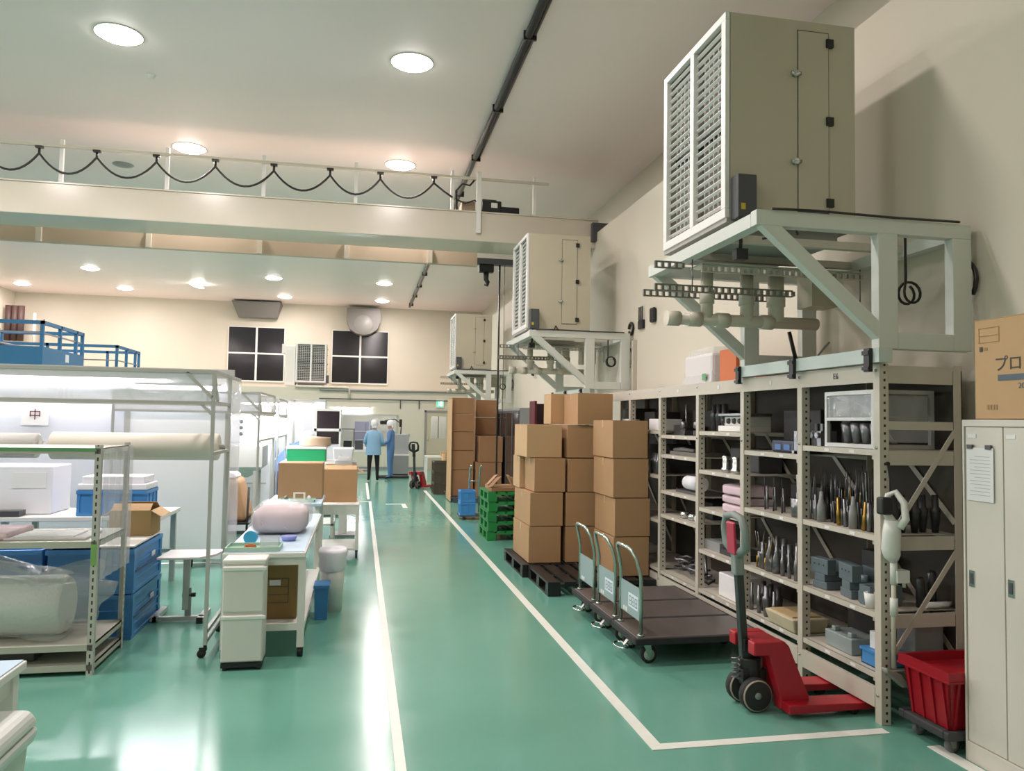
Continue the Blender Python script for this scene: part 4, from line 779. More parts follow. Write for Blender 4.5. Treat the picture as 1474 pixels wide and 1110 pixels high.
# ================================================================== pallet trucks
def make_truck(label, loc, rz, big=True):
    t = thing('pallet_truck', label, 'pallet truck', loc, rz, 'pallet trucks')
    # forks run along +X, two of them at y = +-0.16; steer wheels at x = 0
    for y in (-0.17, 0.17):
        f = MB().prism([(0.18, 0.03), (0.73, 0.035), (0.78, 0.045), (0.78, 0.055), (0.68, 0.075), (0.18, 0.082)], 'y', y - 0.075, y + 0.075).build('fork', RED, t, bev=0.008)
        MB().lathe([(0.0001, -0.05), (0.035, -0.05), (0.035, 0.05), (0.0001, 0.05)], (0.62, y, 0.036), 14, 'y').build('load_roller', RUBBER, f)
    # red arch: top plate and the two sloped legs
    for y in (-0.12, 0.12):
        MB().prism([(0.0, 0.43), (0.2, 0.43), (0.23, 0.40), (0.36, 0.1), (0.36, 0.03), (0.17, 0.03), (0.17, 0.1), (0.1, 0.35), (0.0, 0.35)], 'y', y - 0.04, y + 0.04).build('side_arm', RED, t, bev=0.008)
    B(0.03, 0.2, -0.08, 0.08, 0.395, 0.428).build('top_plate', RED, t, bev=0.006)
    MB().cyl((0.06, 0, 0.14), (0.06, 0, 0.3), 0.07, 14).cyl((0.06, 0, 0.3), (0.06, 0, 0.42), 0.035, 12).box(-0.02, 0.14, -0.06, 0.06, 0.16, 0.24).box(0.0, 0.1, -0.04, 0.04, 0.34, 0.42).build('hydraulic_pump', BLACK, t, bev=0.006)
    MB().tube([(-0.035 + 0.025 * math.cos(a), 0.025 * math.sin(a), 0.17 + a * 0.0045) for a in [i * PI / 5 for i in range(50)]], 0.005, 5).build('spring', STEEL, t)
    for y in (-0.085, 0.085):
        wh = MB().lathe([(0.0001, -0.03), (0.085, -0.03), (0.1, -0.022), (0.1, 0.022), (0.085, 0.03), (0.0001, 0.03)], (0.05, y, 0.1), 22, 'y').build('steer_wheel', RUBBER, t)
        MB().lathe([(0.086, -0.032), (0.094, -0.028), (0.094, 0.028), (0.086, 0.032)], (0.05, y, 0.1), 22, 'y').build('wheel_rim', mat('rim_tan', '#a69a8c', 0.4), wh); MB().lathe([(0.0001, -0.036), (0.02, -0.036), (0.025, 0.036), (0.0001, 0.036)], (0.05, y, 0.1), 12, 'y').build('axle_cap', GREY, wh)
    MB().bar((0.02, 0, 0.28), (-0.02, 0, 0.84), 0.045, 0.05, (0, 1, 0)).build('tiller', mat('tiller_dark', '#2b3433', 0.4), t, bev=0.006)
    gm = mat('tiller_grey', '#87908d', 0.45) if big else BLACK
    MB().tube([(-0.03, -0.02, 0.93), (-0.035, -0.12, 0.98), (-0.045, -0.13, 1.08), (-0.05, -0.1, 1.155), (-0.05, 0, 1.17), (-0.05, 0.1, 1.155), (-0.045, 0.13, 1.08), (-0.035, 0.12, 0.98), (-0.03, 0.02, 0.93)], [0.03, 0.03, 0.026, 0.024, 0.024, 0.024, 0.026, 0.03, 0.03], 8).build('loop_handle', gm, t)
    MB().prism([(-0.055, 0.80), (0.01, 0.80), (0.0, 0.96), (-0.06, 0.96)], 'y', -0.032, 0.032).build('handle_neck', gm, t, bev=0.01)
    MB().prism([(-0.07, 0.93), (-0.05, 0.93), (-0.065, 1.13), (-0.08, 1.12)], 'y', -0.05, 0.05).build('control_lever', mat('lever_red', '#b3324a', 0.4) if big else BLACK, t, bev=0.006)
    return t
make_truck('red pallet truck with grey loop handle, forks under the nearest bay', (2.33, 4.40, 0), 0)
make_truck('distant red pallet truck with black handle at end of white line', (1.36, 19.45, 0), 0.0, False).rotation_euler = (0, 0, 0.95)

# ================================================================== locker, crate, vacuum at the right edge
lk = thing('locker', 'pale grey steel locker at the right edge of the picture', 'locker', (3.15, 2.3, 0))
LK = mat('locker_grey', '#d3cec4', 0.42, noise=0.03, nscale=2)
MB().box(0.012, 0.5, 0, 1.235, 0.05, 1.77).box(0.012, 0.5, 0.0, 1.235, 0, 0.05).build('cabinet', LK, lk, bev=0.004)
MB().box(-0.006, 0.012, 0, 1.235, 1.735, 1.77).box(-0.006, 0.012, 1.222, 1.235, 0.0, 1.735).box(-0.006, 0.012, 0, 1.222, 0, 0.1).build('front_rim', LK, lk, bev=0.002)
for k in range(4):
    y1 = 1.22 - 0.245 * k - (0.0 if k else 0); d = B(0.0, 0.012, y1 - 0.241, y1 - 0.002, 0.103, 1.732).build('door', LK, lk, bev=0.003)
    MB().box(-0.004, 0.0, y1 - 0.055, y1 - 0.02, 0.9, 0.985).build('handle', CHROME, d); B(-0.006, -0.004, y1 - 0.047, y1 - 0.028, 0.915, 0.97).build('finger_recess', DGREY, d)
    B(-0.003, 0.0, y1 - 0.075, y1 - 0.02, 1.675, 1.695).build('name_card', PAPER, d)
pp = thing('notice_sheet', 'clipped notice sheet hanging on the locker door', 'notice', (3.147, 3.33, 1.35))
B(-0.006, -0.001, 0.0, 0.17, 0, 0.275).build('sheet', PAPER, pp); 
for k in range(12): B(-0.0065, -0.006, 0.02, 0.15 - 0.03 * (k % 3 == 2), 0.03 + 0.018 * k, 0.033 + 0.018 * k).build('text_line', mat('grey_ink', '#b3b6bd', 0.6), pp)
for y in (0.01, 0.13): B(-0.012, 0.0, y, y + 0.035, 0.268, 0.29).build('magnet_clip', DGREY, pp)
bx = carton(3.16, 3.52, 2.6, 3.46, 1.772, 2.29, 'printed tan carton on top of the grey locker', CARD3, name='printed_carton')
# print on its aisle-facing side: x = -0.18 in its own frame, y grows to the left in the picture
ink = mat('print_dark', '#4c4a46', 0.7); ink2 = mat('print_blue', '#5f6b78', 0.7); ink3 = mat('print_tan', '#a2865e', 0.7)
text_mesh('プロワイプ', 0.085, ink, 'printed_name', bx, (-0.1815, 0.09, 0.275), (PI / 2, 0, -PI / 2))
B(-0.1825, -0.181, -0.25, 0.28, 0.195, 0.225).build('printed_band', ink2, bx)
MB().box(-0.1822, -0.181, 0.27, 0.40, 0.47, 0.473).box(-0.1822, -0.181, 0.27, 0.40, 0.395, 0.398).box(-0.1822, -0.181, 0.27, 0.273, 0.398, 0.47).box(-0.1822, -0.181, 0.397, 0.40, 0.398, 0.47).box(-0.1822, -0.181, 0.273, 0.397, 0.43, 0.432).build('printed_frame', ink3, bx)
B(-0.1822, -0.181, 0.375, 0.395, 0.35, 0.375).build('printed_mark', ink, bx); B(-0.1822, -0.181, 0.345, 0.37, 0.355, 0.37).build('printed_mark', ink3, bx)
for k in range(4): B(-0.1822, -0.181, 0.34 - 0.018 * k, 0.352 - 0.018 * k, 0.05, 0.075).build('printed_mark', ink3, bx)
text_mesh('200', 0.04, ink2, 'printed_count', bx, (-0.1815, 0.13, 0.165), (PI / 2, 0, -PI / 2))
dl = thing('crate_dolly', 'low dark wheeled dolly under the red crate', 'dolly', (3.06, 3.555, 0))
MB().box(0, 0.5, 0, 0.36, 0.1, 0.125).box(-0.01, 0.51, -0.01, 0.03, 0.085, 0.13).box(-0.01, 0.51, 0.33, 0.37, 0.085, 0.13).box(-0.01, 0.03, 0.03, 0.33, 0.085, 0.13).build('frame', mat('dolly_grey', '#3b3c3e', 0.6), dl, bev=0.008)
for x, y in ((0.06, 0.06), (0.06, 0.3), (0.44, 0.06), (0.44, 0.3)):
    cs = MB().box(x - 0.03, x + 0.03, y - 0.03, y + 0.03, 0.08, 0.086).prism([(x - 0.02, 0.08), (x + 0.025, 0.08), (x + 0.02, 0.03), (x, 0.03)], 'y', y - 0.022, y - 0.018).prism([(x - 0.02, 0.08), (x + 0.025, 0.08), (x + 0.02, 0.03), (x, 0.03)], 'y', y + 0.018, y + 0.022).build('caster', GREY, dl)
    MB().lathe([(0.0001, -0.015), (0.03, -0.015), (0.04, -0.01), (0.04, 0.01), (0.03, 0.015), (0.0001, 0.015)], (x + 0.01, y, 0.041), 16, 'y').build('wheel', mat('wheel_grey', '#6d6d6f', 0.5), cs)
rc = thing('red_crate', 'red plastic crate on the dolly beside the grey locker', 'crate', (3.06, 3.55, 0.13))
W, D, H = 0.5, 0.355, 0.31
def taper(x0, x1, y0, y1): return (x0, x1, y0, y1)
o_ = (0.0, W, 0.0, D); i_ = 0.035
shell = MB()
for a, c in (((i_, W - i_, i_, i_ + 0.01), (0, W, 0, 0.01)), ((i_, W - i_, D - i_ - 0.01, D - i_), (0, W, D - 0.01, D)), ((i_, i_ + 0.01, i_, D - i_), (0, 0.01, 0, D)), ((W - i_ - 0.01, W - i_, i_, D - i_), (W - 0.01, W, 0, D))): shell.frus(a, c, 0.0, H)
shell.box(i_, W - i_, i_, D - i_, 0, 0.01); shell.build('tub', CRED, rc)
MB().box(-0.014, W + 0.014, -0.014, 0.0, H - 0.05, H).box(-0.014, W + 0.014, D, D + 0.014, H - 0.05, H).box(-0.014, 0, 0, D, H - 0.05, H).box(W, W + 0.014, 0, D, H - 0.05, H).box(-0.018, W + 0.018, -0.018, D + 0.018, H - 0.055, H - 0.045).build('rim', CRED, rc)
rb = MB().prism([(0.028, 0.0), (-0.008, H - 0.05), (0.01, H - 0.05), (0.04, 0.0)], 'y', -0.008, 0.008).mesh('rib', CRED)
for k in range(4): inst(rb, 'rib', rc, (0, 0.05 + k * 0.085, 0))
for k in range(5): inst(rb, 'rib', rc, (0.06 + k * 0.095, 0, 0), (0, 0, PI / 2))
vc = thing('stick_vacuum', 'white cordless stick vacuum hanging on the shelving post', 'vacuum', (3.025, 3.945, 0))
VW = mat('vacuum_white', '#dcdfd8', 0.35)
MB().tube([(0.02, 0, 0.95), (0.01, -0.0, 0.98), (0.0, -0.0, 1.02), (0.0, -0.01, 1.12), (0.0, -0.015, 1.19)], [0.025, 0.045, 0.052, 0.05, 0.042], 14).build('dust_body', VW, vc)
MB().tube([(0.0, -0.015, 1.17), (-0.01, 0.03, 1.24), (0.0, 0.02, 1.33), (0.03, -0.005, 1.35), (0.05, -0.05, 1.29), (0.045, -0.07, 1.2), (0.02, -0.05, 1.15)], [0.03, 0.02, 0.018, 0.018, 0.02, 0.022, 0.025], 8).build('grip', VW, vc)
MB().box(-0.075, -0.005, -0.035, 0.03, 1.22, 1.32).build('battery', BLACK, vc, bev=0.012)
MB().cyl((0.018, 0, 0.95), (0.018, 0.005, 0.34), 0.014, 10).build('wand', mat('wand_beige', '#c8c4b2', 0.35), vc)
MB().cyl((0.018, 0, 0.96), (0.018, 0, 0.82), 0.02, 10).box(0.02, 0.1, -0.03, 0.03, 0.83, 0.90).cyl((0.085, 0, 0.84), (0.085, 0, 0.8), 0.01, 8).build('nozzle_clip', VW, vc)
MB().cyl((0.018, 0.0, 0.74), (0.018, 0.0, 0.64), 0.022, 10).build('wand_joint', VW, vc)
MB().prism([(-0.05, 0.35), (0.05, 0.31), (0.1, 0.25), (0.1, 0.235), (0.06, 0.235), (-0.05, 0.325)], 'y', -0.025, 0.025).build('floor_head', mat('head_grey', '#93918a', 0.4), vc, bev=0.008)
MB().cyl((0.02, 0.04, 1.51), (0.02, 0.09, 1.51), 0.012, 8).tube([(0.02, 0.045, 1.5), (0.022, 0.03, 1.42), (0.01, 0.01, 1.32)], 0.005, 5).build('hook_strap', BLACK, vc)
# ================================================================== left side: slotted rack with film
def angle_post(h): return MB().box(-0.04, 0, 0, 0.003, 0, h).box(-0.003, 0, 0.003, 0.04, 0, h)
rk = thing('slotted_rack', 'slotted angle rack with green tape edge at the left', 'rack', (-1.70, 5.58, 0))
RKM = mat('rack_steel', '#b9b8ab', 0.45, noise=0.05, nscale=8)
pm = angle_post(1.52).mesh('post', PERFA)
inst(pm, 'post', rk, (0, 0, 0)); inst(pm, 'post', rk, (0, 0.66, 0), (0, 0, PI / 2)) ; inst(pm, 'post', rk, (-1.8, 0, 0), (0, 0, -PI / 2)); inst(pm, 'post', rk, (-1.8, 0.66, 0), (0, 0, PI))
for z in (1.5, 0.88, 0.2, 0.07):
    MB().box(-1.79, -0.005, 0.005, 0.655, z - 0.008, z).box(-1.79, -0.005, 0.0, 0.006, z - 0.04, z).box(-1.79, -0.005, 0.65, 0.66, z - 0.04, z).box(-0.012, -0.005, 0.006, 0.65, z - 0.04, z).build('shelf', RKM, rk)
B(-1.79, -0.03, -0.004, -0.0005, 1.478, 1.499).build('green_tape', GTAPE, rk); B(-0.038, -0.004, -0.003, -0.0005, 0.72, 0.86).build('green_tape', mat('tape_lime', '#7fae5f', 0.5), rk)
q = MB()
for k in range(9):
    y0, y1 = 0.02 + k * 0.07, 0.02 + (k + 1) * 0.07; x0, x1 = 0.012 + 0.012 * (k % 2), 0.012 + 0.012 * ((k + 1) % 2)
    q.add([(x0, y0, 0.62), (x1, y1, 0.62), (x1, y1, 1.5), (x0, y0, 1.5), (x0 + 0.003, y0, 0.62), (x1 + 0.003, y1, 0.62), (x1 + 0.003, y1, 1.5), (x0 + 0.003, y0, 1.5)], [(0, 1, 2, 3), (4, 5, 6, 7)], True)
q.build('vinyl_sheet', VINYL, rk)
item(MB().box(0, 0.5, 0, 0.35, 0, 0.012).box(0.05, 0.42, 0.02, 0.3, 0.012, 0.022), 'paper_stack', PAPER, (-2.3, 5.66, 0.882), 'white sheets of paper on the rack middle shelf', 'paper')
item(MB().box(0, 0.5, 0, 0.45, 0, 0.05), 'pink_sheet_pile', PINK, (-2.78, 5.66, 0.882), 'pink folded sheet at the far left of rack middle shelf', 'sheet', bev=0.02)
# bubble wrap roll in a plastic bag on the low shelf
bw = thing('bubble_wrap_roll', 'fat roll of bubble wrap in a plastic bag on rack', 'roll', (-2.5, 5.9, 0.202))
MB().tube([(-0.6, 0, 0.205), (-0.58, 0, 0.205), (0.5, 0, 0.2), (0.53, 0, 0.2)], [0.17, 0.2, 0.2, 0.18], 24).build('roll', WRAP, bw)
bg = bpy.data.meshes.new('plastic_bag'); bm = bmesh.new(); bmesh.ops.create_icosphere(bm, subdivisions=4, radius=1)
rr = random.Random(5)
for v in bm.verts:
    x, y, zz = v.co; f = 0.045 * math.sin(7 * x + 3 * zz) + 0.035 * math.sin(11 * zz + 5 * y) + 0.02 * math.sin(17 * x * zz)
    x0_ = x; x, y, zz = [math.copysign(abs(k_) ** 0.62, k_) for k_ in (x, y, zz)]
    v.co = Vector((0.05 + x * (0.7 + f), y * (0.28 + 0.3 * f), max(0.004, 0.235 + zz * (0.25 + f) + (0.07 if zz > 0.4 and -0.55 < x < -0.1 else 0))))
bm.to_mesh(bg); bm.free(); bg.materials.append(FILM)
for p_ in bg.polygons: p_.use_smooth = True
bo = bpy.data.objects.new('plastic_bag', bg); col.objects.link(bo); bo.parent = bw
item(B(0, 0.5, 0, 0.4, 0, 0.1), 'dark_flat_box', DGREY, (-2.6, 5.7, 0.072), 'dark flat box on the lowest rack shelf', 'box')

# blue folding crates, two high, with a white board on top
for k, (x, y) in enumerate(((-2.3, 6.42), (-2.96, 6.45))):
    for j in range(2):
        t = crate(x, y, j * 0.35, 0.6, 0.84, 0.34, BLUE, ('%s blue folding crate in the %s pair behind the rack' % (('lower', 'upper')[j], ('right', 'left')[k])), False, 'blue folding crates', name='folding_crate')
        for zz in (0.09, 0.21): MB().box(0.6, 0.608, 0.06, 0.78, zz, zz + 0.012).box(0.05, 0.55, -0.008, 0, zz, zz + 0.012).build('wall_rib', BLUE, t)
        for yy in (0.0, 0.78): B(0.6, 0.612, yy, yy + 0.06, 0.03, 0.305).build('corner_post', BLUE, t)
        B(0.6, 0.612, 0.03, 0.81, 0.15, 0.17).build('fold_line', mat('deep_blue', '#1d4c85', 0.45), t); B(0.612, 0.616, 0.5, 0.6, 0.2, 0.24).build('crate_label', PAPER, t)
item(B(0, 0.64, 0, 0.86, 0, 0.012), 'white_board', WHITE, (-2.33, 6.41, 0.705), 'white board lying on the right pair of blue crates', 'board')
def open_carton(x0, x1, y0, y1, z0, z1, label, m=CARD):
    t = thing('open_carton', label, 'box', ((x0 + x1) / 2, (y0 + y1) / 2, z0)); a, c, h = (x1 - x0) / 2, (y1 - y0) / 2, z1 - z0; e = 0.005
    MB().box(-a, a, -c, c, 0, e).box(-a, -a + e, -c, c, e, h).box(a - e, a, -c, c, e, h).box(-a + e, a - e, -c, -c + e, e, h).box(-a + e, a - e, c - e, c, e, h).build('carton', m, t)
    for s in (-1, 1):
        MB().bar((s * a, 0, h), (s * (a + 0.08), 0, h - 0.05), 2 * c, 0.004, (0, 0, 1)).build('flap', CARD3, t)
        MB().bar((-a * 0.0, s * c, h), (0, s * (c - 0.09), h + 0.05), 2 * a * 0.95, 0.004, (0, 0, 1)).build('flap', CARD3, t)
    return t
open_carton(-2.02, -1.70, 6.9, 7.22, 0.718, 0.93, 'open tan carton on the white board over blue crates', mat('card_olive', '#9b8258', 0.8))
# adjustable side table
st_ = thing('side_table', 'small white height-adjustable side table with a steel base', 'table', (-1.38, 6.9, 0))
MB().prism([(-0.24, -0.1), (0.1, -0.1), (0.2, 0.04), (0.24, 0.3), (-0.22, 0.3)], 'z', 0.535, 0.555).build('top', mat('top_pink_white', '#e2dcdc', 0.4), st_, bev=0.004)
MB().box(-0.05, 0.0, 0.0, 0.05, 0.1, 0.535).build('column', ALU, st_); MB().box(-0.03, 0.015, 0.01, 0.04, 0.03, 0.28).build('sleeve', GREY, st_)
MB().cyl((-0.055, 0.025, 0.22), (0.05, 0.025, 0.22), 0.018, 8).build('clamp_knob', BLACK, st_)
MB().box(-0.28, 0.12, 0.0, 0.05, 0.01, 0.045).box(0.08, 0.13, -0.06, 0.3, 0.01, 0.045).box(-0.3, -0.25, -0.0, 0.4, 0.01, 0.045).build('base', ALU, st_)
for x, y in ((0.08, -0.075), ): B(x, x + 0.05, y, y + 0.015, 0.0, 0.05).build('end_cap', BLACK, st_)

# ---- rolling frames
def make_frame(label, xr, y0, y1, xl, h, panel=True, vinyl=0.5):
    t = thing('rolling_frame', label, 'frame', (xr, y0, 0), 0)
    D, Lx = y1 - y0, xr - xl; s = 0.024
    pp_ = MB().box(-s, 0, 0, s, 0.09, h).mesh('post', ALU)
    for x, y in ((0, 0), (0, D), (-Lx, 0), (-Lx, D)): inst(pp_, 'post', t, (x, y, 0))
    for z in (h - s, h - 0.25):
        for y in (0, D): B(-Lx, -s, y, y + s, z, z + s).build('rail', ALU, t)
        B(-s, 0, s, D, z, z + s).build('rail', ALU, t)
    B(-s, 0, s, D, 0.1, 0.1 + s).build('base_rail', ALU, t); B(-s, 0, s, D, 0.17, 0.17 + s).build('base_rail', ALU, t); B(-s, 0, s, D, 1.442, 1.442 + s).build('mid_rail', ALU, t)
    MB().bar((-0.2, s / 2, h - 0.02), (-0.02, s / 2, h - 0.2), s, s, (0, 1, 0)).build('corner_brace', ALU, t); MB().bar((-0.1, s / 2, h - 0.24), (-0.02, s / 2, h - 0.32), 0.02, 0.02, (0, 1, 0)).build('corner_brace', ALU, t)
    MB().bar((-0.012, 0.03, h - 0.03), (-0.012, 0.18, h - 0.22), 0.02, 0.02).build('corner_brace', ALU, t)
    for x, y in ((0, 0), (0, D)):
        cs = MB().cyl((-0.012, y + 0.012, 0.06), (-0.012, y + 0.012, 0.1), 0.012, 8).box(-0.05, 0.0, y - 0.004, y + 0.026, 0.05, 0.075).build('caster', BLACK, t)
        MB().lathe([(0.0001, -0.012), (0.03, -0.012), (0.03, 0.012), (0.0001, 0.012)], (-0.035, y + 0.012, 0.03), 14, 'y').build('wheel', RUBBER, cs)
    if panel: B(-Lx, -s, 0.008, 0.014, h - 0.226, h - s).build('top_panel', MILK, t)
    if vinyl:
        q = MB(); n = 12
        for k in range(n):
            ya, yb = D + 0.03 + vinyl * k / n, D + 0.03 + vinyl * (k + 1) / n; xa, xb = 0.015 * math.sin(k * 2.1), 0.015 * math.sin((k + 1) * 2.1)
            q.add([(xa, ya, 0.35), (xb, yb, 0.35), (xb, yb, h), (xa, ya, h)], [(0, 1, 2, 3)], True)
        q.build('vinyl_strip', VINYL, t)
        B(-s, 0, D + 0.024, D + vinyl, h - s, h).build('rail', ALU, t)
    return t
make_frame('nearest tall rolling aluminium frame holding film rolls', -1.04, 5.86, 6.55, -3.62, 2.06)
make_frame('second aluminium frame, standing behind the nearest one', -1.14, 9.23, 10.8, -2.7, 2.02, True, 0.0)
make_frame('third aluminium frame, farthest and partly behind the second', -1.14, 11.3, 12.6, -2.6, 2.0, False, 0.0)
item(MB().tube([(0, 0, 0), (0.01, 0, 0), (1.2, 0, 0), (1.21, 0, 0)], [0.09, 0.105, 0.105, 0.09], 24), 'film_roll', PALEFILM, (-2.3, 6.4, 1.485), 'long cream film roll hung across the nearest frame', 'roll')
item(MB().tube([(0, 0, 0), (0.01, 0, 0), (0.8, 0, 0), (0.81, 0, 0)], [0.08, 0.095, 0.095, 0.08], 20).cyl((0.81, 0, 0), (0.84, 0, 0), 0.035), 'film_roll', mat('roll_grey', '#cfcdc9', 0.45), (-3.2, 6.4, 1.485), 'shorter film roll left of the long cream one', 'roll')
o = MB().cyl((-3.6, 0, 0), (-1.045, 0, 0), 0.02, 8).build('roll_bar', ALU, None, (0, 6.4, 1.487)); tag(o, 'steel bar through the two film rolls', 'bar')

# ================================================================== bright booth behind
def tube_light(x, y, z, L, label, rz=0, group='bench tube lights'):
    t = thing('tube_light', label, 'light', (x, y, z), rz, group)
    B(-L / 2, L / 2, -0.05, 0.05, 0.02, 0.05).build('housing', WHITE, t)
    MB().cyl((-L / 2 + 0.02, 0, 0), (L / 2 - 0.02, 0, 0), 0.018, 8).build('tube', mat('tube_glow', (0.95, 0.97, 1.0, 1), 0.5, emit=TUBE), t)
    return t
bt = thing('clean_booth', 'white panelled booth wall behind the rolling frame', 'booth', (-7.0, 9.3, 0))
BP = mat('booth_panel', '#d9dbe6', 0.5); BPW = mat('booth_white', '#eeeff2', 0.5)
xs = [0, 1.5, 2.95, 4.42, 5.5]
for k in range(4):
    B(xs[k] + 0.03, xs[k + 1] - 0.03, 0.01, 0.03, 0.1, 2.2).build('panel', BPW if k == 3 else BP, bt)
for x in xs: B(x - 0.03, x + 0.03, 0, 0.05, 0, 2.25).build('post', ALU, bt)
B(-0.05, 5.55, -0.01, 0.06, 2.2, 2.27).build('top_rail', ALU, bt)
tube_light(-3.3, 9.245, 2.12, 2.3, 'long tube light fixed at the top of white booth wall')
tube_light(-2.04, 9.245, 2.05, 0.9, 'short tube light on the booth wall right panel')
ns = thing('notice_sheet', 'white sheet with one dark red character on the booth panel', 'notice', (-3.66, 9.29, 1.6))
B(0, 0.28, 0, 0.003, 0, 0.2).build('sheet', PAPER, ns); text_mesh('中', 0.13, MAROON, 'character', ns, (0.14, -0.002, 0.11), (PI / 2, 0, 0))
item(B(0, 0.55, -0.03, 0.0, 0, 0.16), 'display_panel', mat('screen_blue', '#2f5673', 0.25), (-4.6, 9.27, 1.62), 'dark blue display on the booth panel at far left', 'display')
# bench before the booth
wb = thing('work_bench', 'white workbench behind the blue crates', 'bench', (-4.6, 7.9, 0))
B(0, 2.75, 0, 0.8, 0.72, 0.76).build('top', WHITE, wb, bev=0.005)
for x in (0.03, 1.35, 2.67):
    for y in (0.03, 0.72): B(x, x + 0.05, y, y + 0.05, 0, 0.72).build('leg', ALU, wb)
B(0.03, 2.7, 0.7, 0.76, 0.3, 0.34).build('stretcher', ALU, wb)
crate(-2.62, 7.98, 0.762, 0.6, 0.4, 0.24, BLUE, 'long blue crate on the white workbench', True)
item(MB().box(0, 0.62, 0, 0.42, 0, 0.06).box(0.03, 0.59, 0.03, 0.39, 0.06, 0.13), 'foam_tray', CAP, (-2.63, 7.97, 1.004), 'white foam tray on top of the long blue crate', 'tray', bev=0.01)
def machine(x, y, z, W, D, H, label, body, parts):
    t = thing('bench_machine', label, 'machine', (x, y, z))
    B(0, W, 0, D, 0, H).build('housing', body, t, bev=0.012)
    for (a, c, e, g, m, nm) in parts: B(a, c, -0.006, 0, e, g).build(nm, m, t)
    return t
machine(-3.75, 8.12, 0.762, 0.85, 0.5, 0.46, 'white bench machine seen through the rack', CAP, [(0.05, 0.3, 0.05, 0.2, DGREY, 'vent'), (0.5, 0.8, 0.25, 0.4, PAPER, 'panel')])
machine(-4.4, 8.0, 0.762, 0.55, 0.5, 0.58, 'grey bench machine at far left behind the rack', GREY, [(0.05, 0.25, 0.3, 0.52, PAPER, 'panel'), (0.3, 0.5, 0.1, 0.5, DGREY, 'screen')])
item(MB().box(0, 0.3, 0, 0.15, 0, 0.05), 'wire_basket', DGREY, (-3.4, 7.92, 0.765), 'dark wire basket in front of the white bench machine', 'basket')
crate(-3.5, 7.3, 0.0, 0.55, 0.45, 0.6, BLUE, 'tall blue crate on the floor under the workbench', True)
# machines further in
mc = thing('test_machine', 'white machine with two dials and black foot, beyond the crates', 'machine', (-3.3, 13.2, 0))
B(0, 1.25, 0, 1.0, 0.75, 1.75).build('cabinet', CAP, mc, bev=0.02); B(0.1, 1.15, 0.1, 0.9, 0.3, 0.75).build('base', mat('mint_grey', '#9fb0a8', 0.5), mc); B(0.0, 1.25, 0.0, 1.0, 0.1, 0.3).build('plinth', BLACK, mc); MB().box(0.05, 0.15, 0.05, 0.15, 0, 0.1).box(1.1, 1.2, 0.05, 0.15, 0, 0.1).box(0.05, 0.15, 0.85, 0.95, 0, 0.1).box(1.1, 1.2, 0.85, 0.95, 0, 0.1).build('feet', BLACK, mc)
for x, z in ((0.55, 1.25), (0.8, 1.25), (0.82, 1.42)): MB().lathe([(0.0001, -0.02), (0.04, -0.02), (0.045, 0)], (x, 0, z), 14, 'y').build('dial', DGREY, mc)
item(MB().box(0, 0.35, 0, 0.3, 0, 0.2).box(0.1, 0.35, 0.0, 0.3, 0.2, 0.35), 'black_press', BLACK, (-2.65, 12.85, 0.717), 'black press on a stand behind the nearest frame', 'press', bev=0.02)
sd = thing('press_stand', 'steel stand under the black press', 'stand', (-2.75, 12.75, 0))
B(0, 0.6, 0, 0.42, 0.68, 0.715).build('top', ALU, sd)
for x in (0.02, 0.54):
    for y in (0.02, 0.36): B(x, x + 0.04, y, y + 0.04, 0, 0.68).build('leg', ALU, sd)
wc = thing('white_cabinet', 'white cabinet with three dark knobs behind the second frame', 'cabinet', (-2.15, 11.9, 0))
B(0, 0.85, 0, 0.6, 0.05, 1.92).build('body', CAP, wc, bev=0.01); B(0.03, 0.82, 0.03, 0.57, 0, 0.05).build('plinth', DGREY, wc)
for z in (1.48, 1.57, 1.66): MB().lathe([(0.0001, -0.02), (0.025, -0.02), (0.03, 0)], (0.42, 0, z), 12, 'y').build('knob', DGREY, wc)
B(0.05, 0.8, -0.006, 0, 1.35, 1.36).build('drawer_gap', GREY, wc); B(0.05, 0.8, -0.006, 0, 0.75, 0.76).build('drawer_gap', GREY, wc)
hp = thing('steel_hopper', 'grey steel hopper under the second frame rail', 'hopper', (-2.1, 10.9, 0))
MB().frus((0.15, 0.6, 0.15, 0.5), (0, 0.8, 0, 0.65), 0.9, 1.05).box(0, 0.8, 0, 0.65, 1.05, 1.33).build('bin', ALU, hp)
for x in (0.08, 0.68):
    for y in (0.05, 0.55): B(x, x + 0.04, y, y + 0.04, 0, 1.05).build('leg', ALU, hp)
ct = thing('black_cart', 'black tubular cart carrying the kraft sack', 'cart', (-1.9, 9.35, 0))
MB().box(0, 0.66, 0, 0.9, 0.48, 0.5).build('tray', BLACK, ct)
for x in (0.03, 0.63):
    MB().tube([(x, 0.05, 0.05), (x, 0.05, 0.5), (x, 0.15, 0.9)], 0.014, 6).build('tube_leg', BLACK, ct); MB().cyl((x, 0.85, 0.05), (x, 0.85, 0.5), 0.014, 6).build('tube_leg', BLACK, ct)
    for y in (0.05, 0.85): MB().lathe([(0.0001, -0.015), (0.045, -0.015), (0.045, 0.015), (0.0001, 0.015)], (x, y, 0.045), 14, 'x').build('wheel', RUBBER, ct)
sk = MB(); 
ob = MB().frus((0.03, 0.62, 0.05, 0.8), (0.08, 0.5, 0.12, 0.7), 0.0, 0.5).build('kraft_sack', KRAFT, None, (-1.9, 9.37, 0.502), 0.06, 3); tag(ob, 'slumped brown kraft sack behind the nearest frame post', 'sack')
item(MB().frus((0.0, 0.42, 0, 0.5), (0.04, 0.38, 0.05, 0.45), 0, 0.06), 'white_liner', CAP, (-1.84, 9.5, 1.004), 'white liner folded on top of the kraft sack', 'liner', bev=0.02)

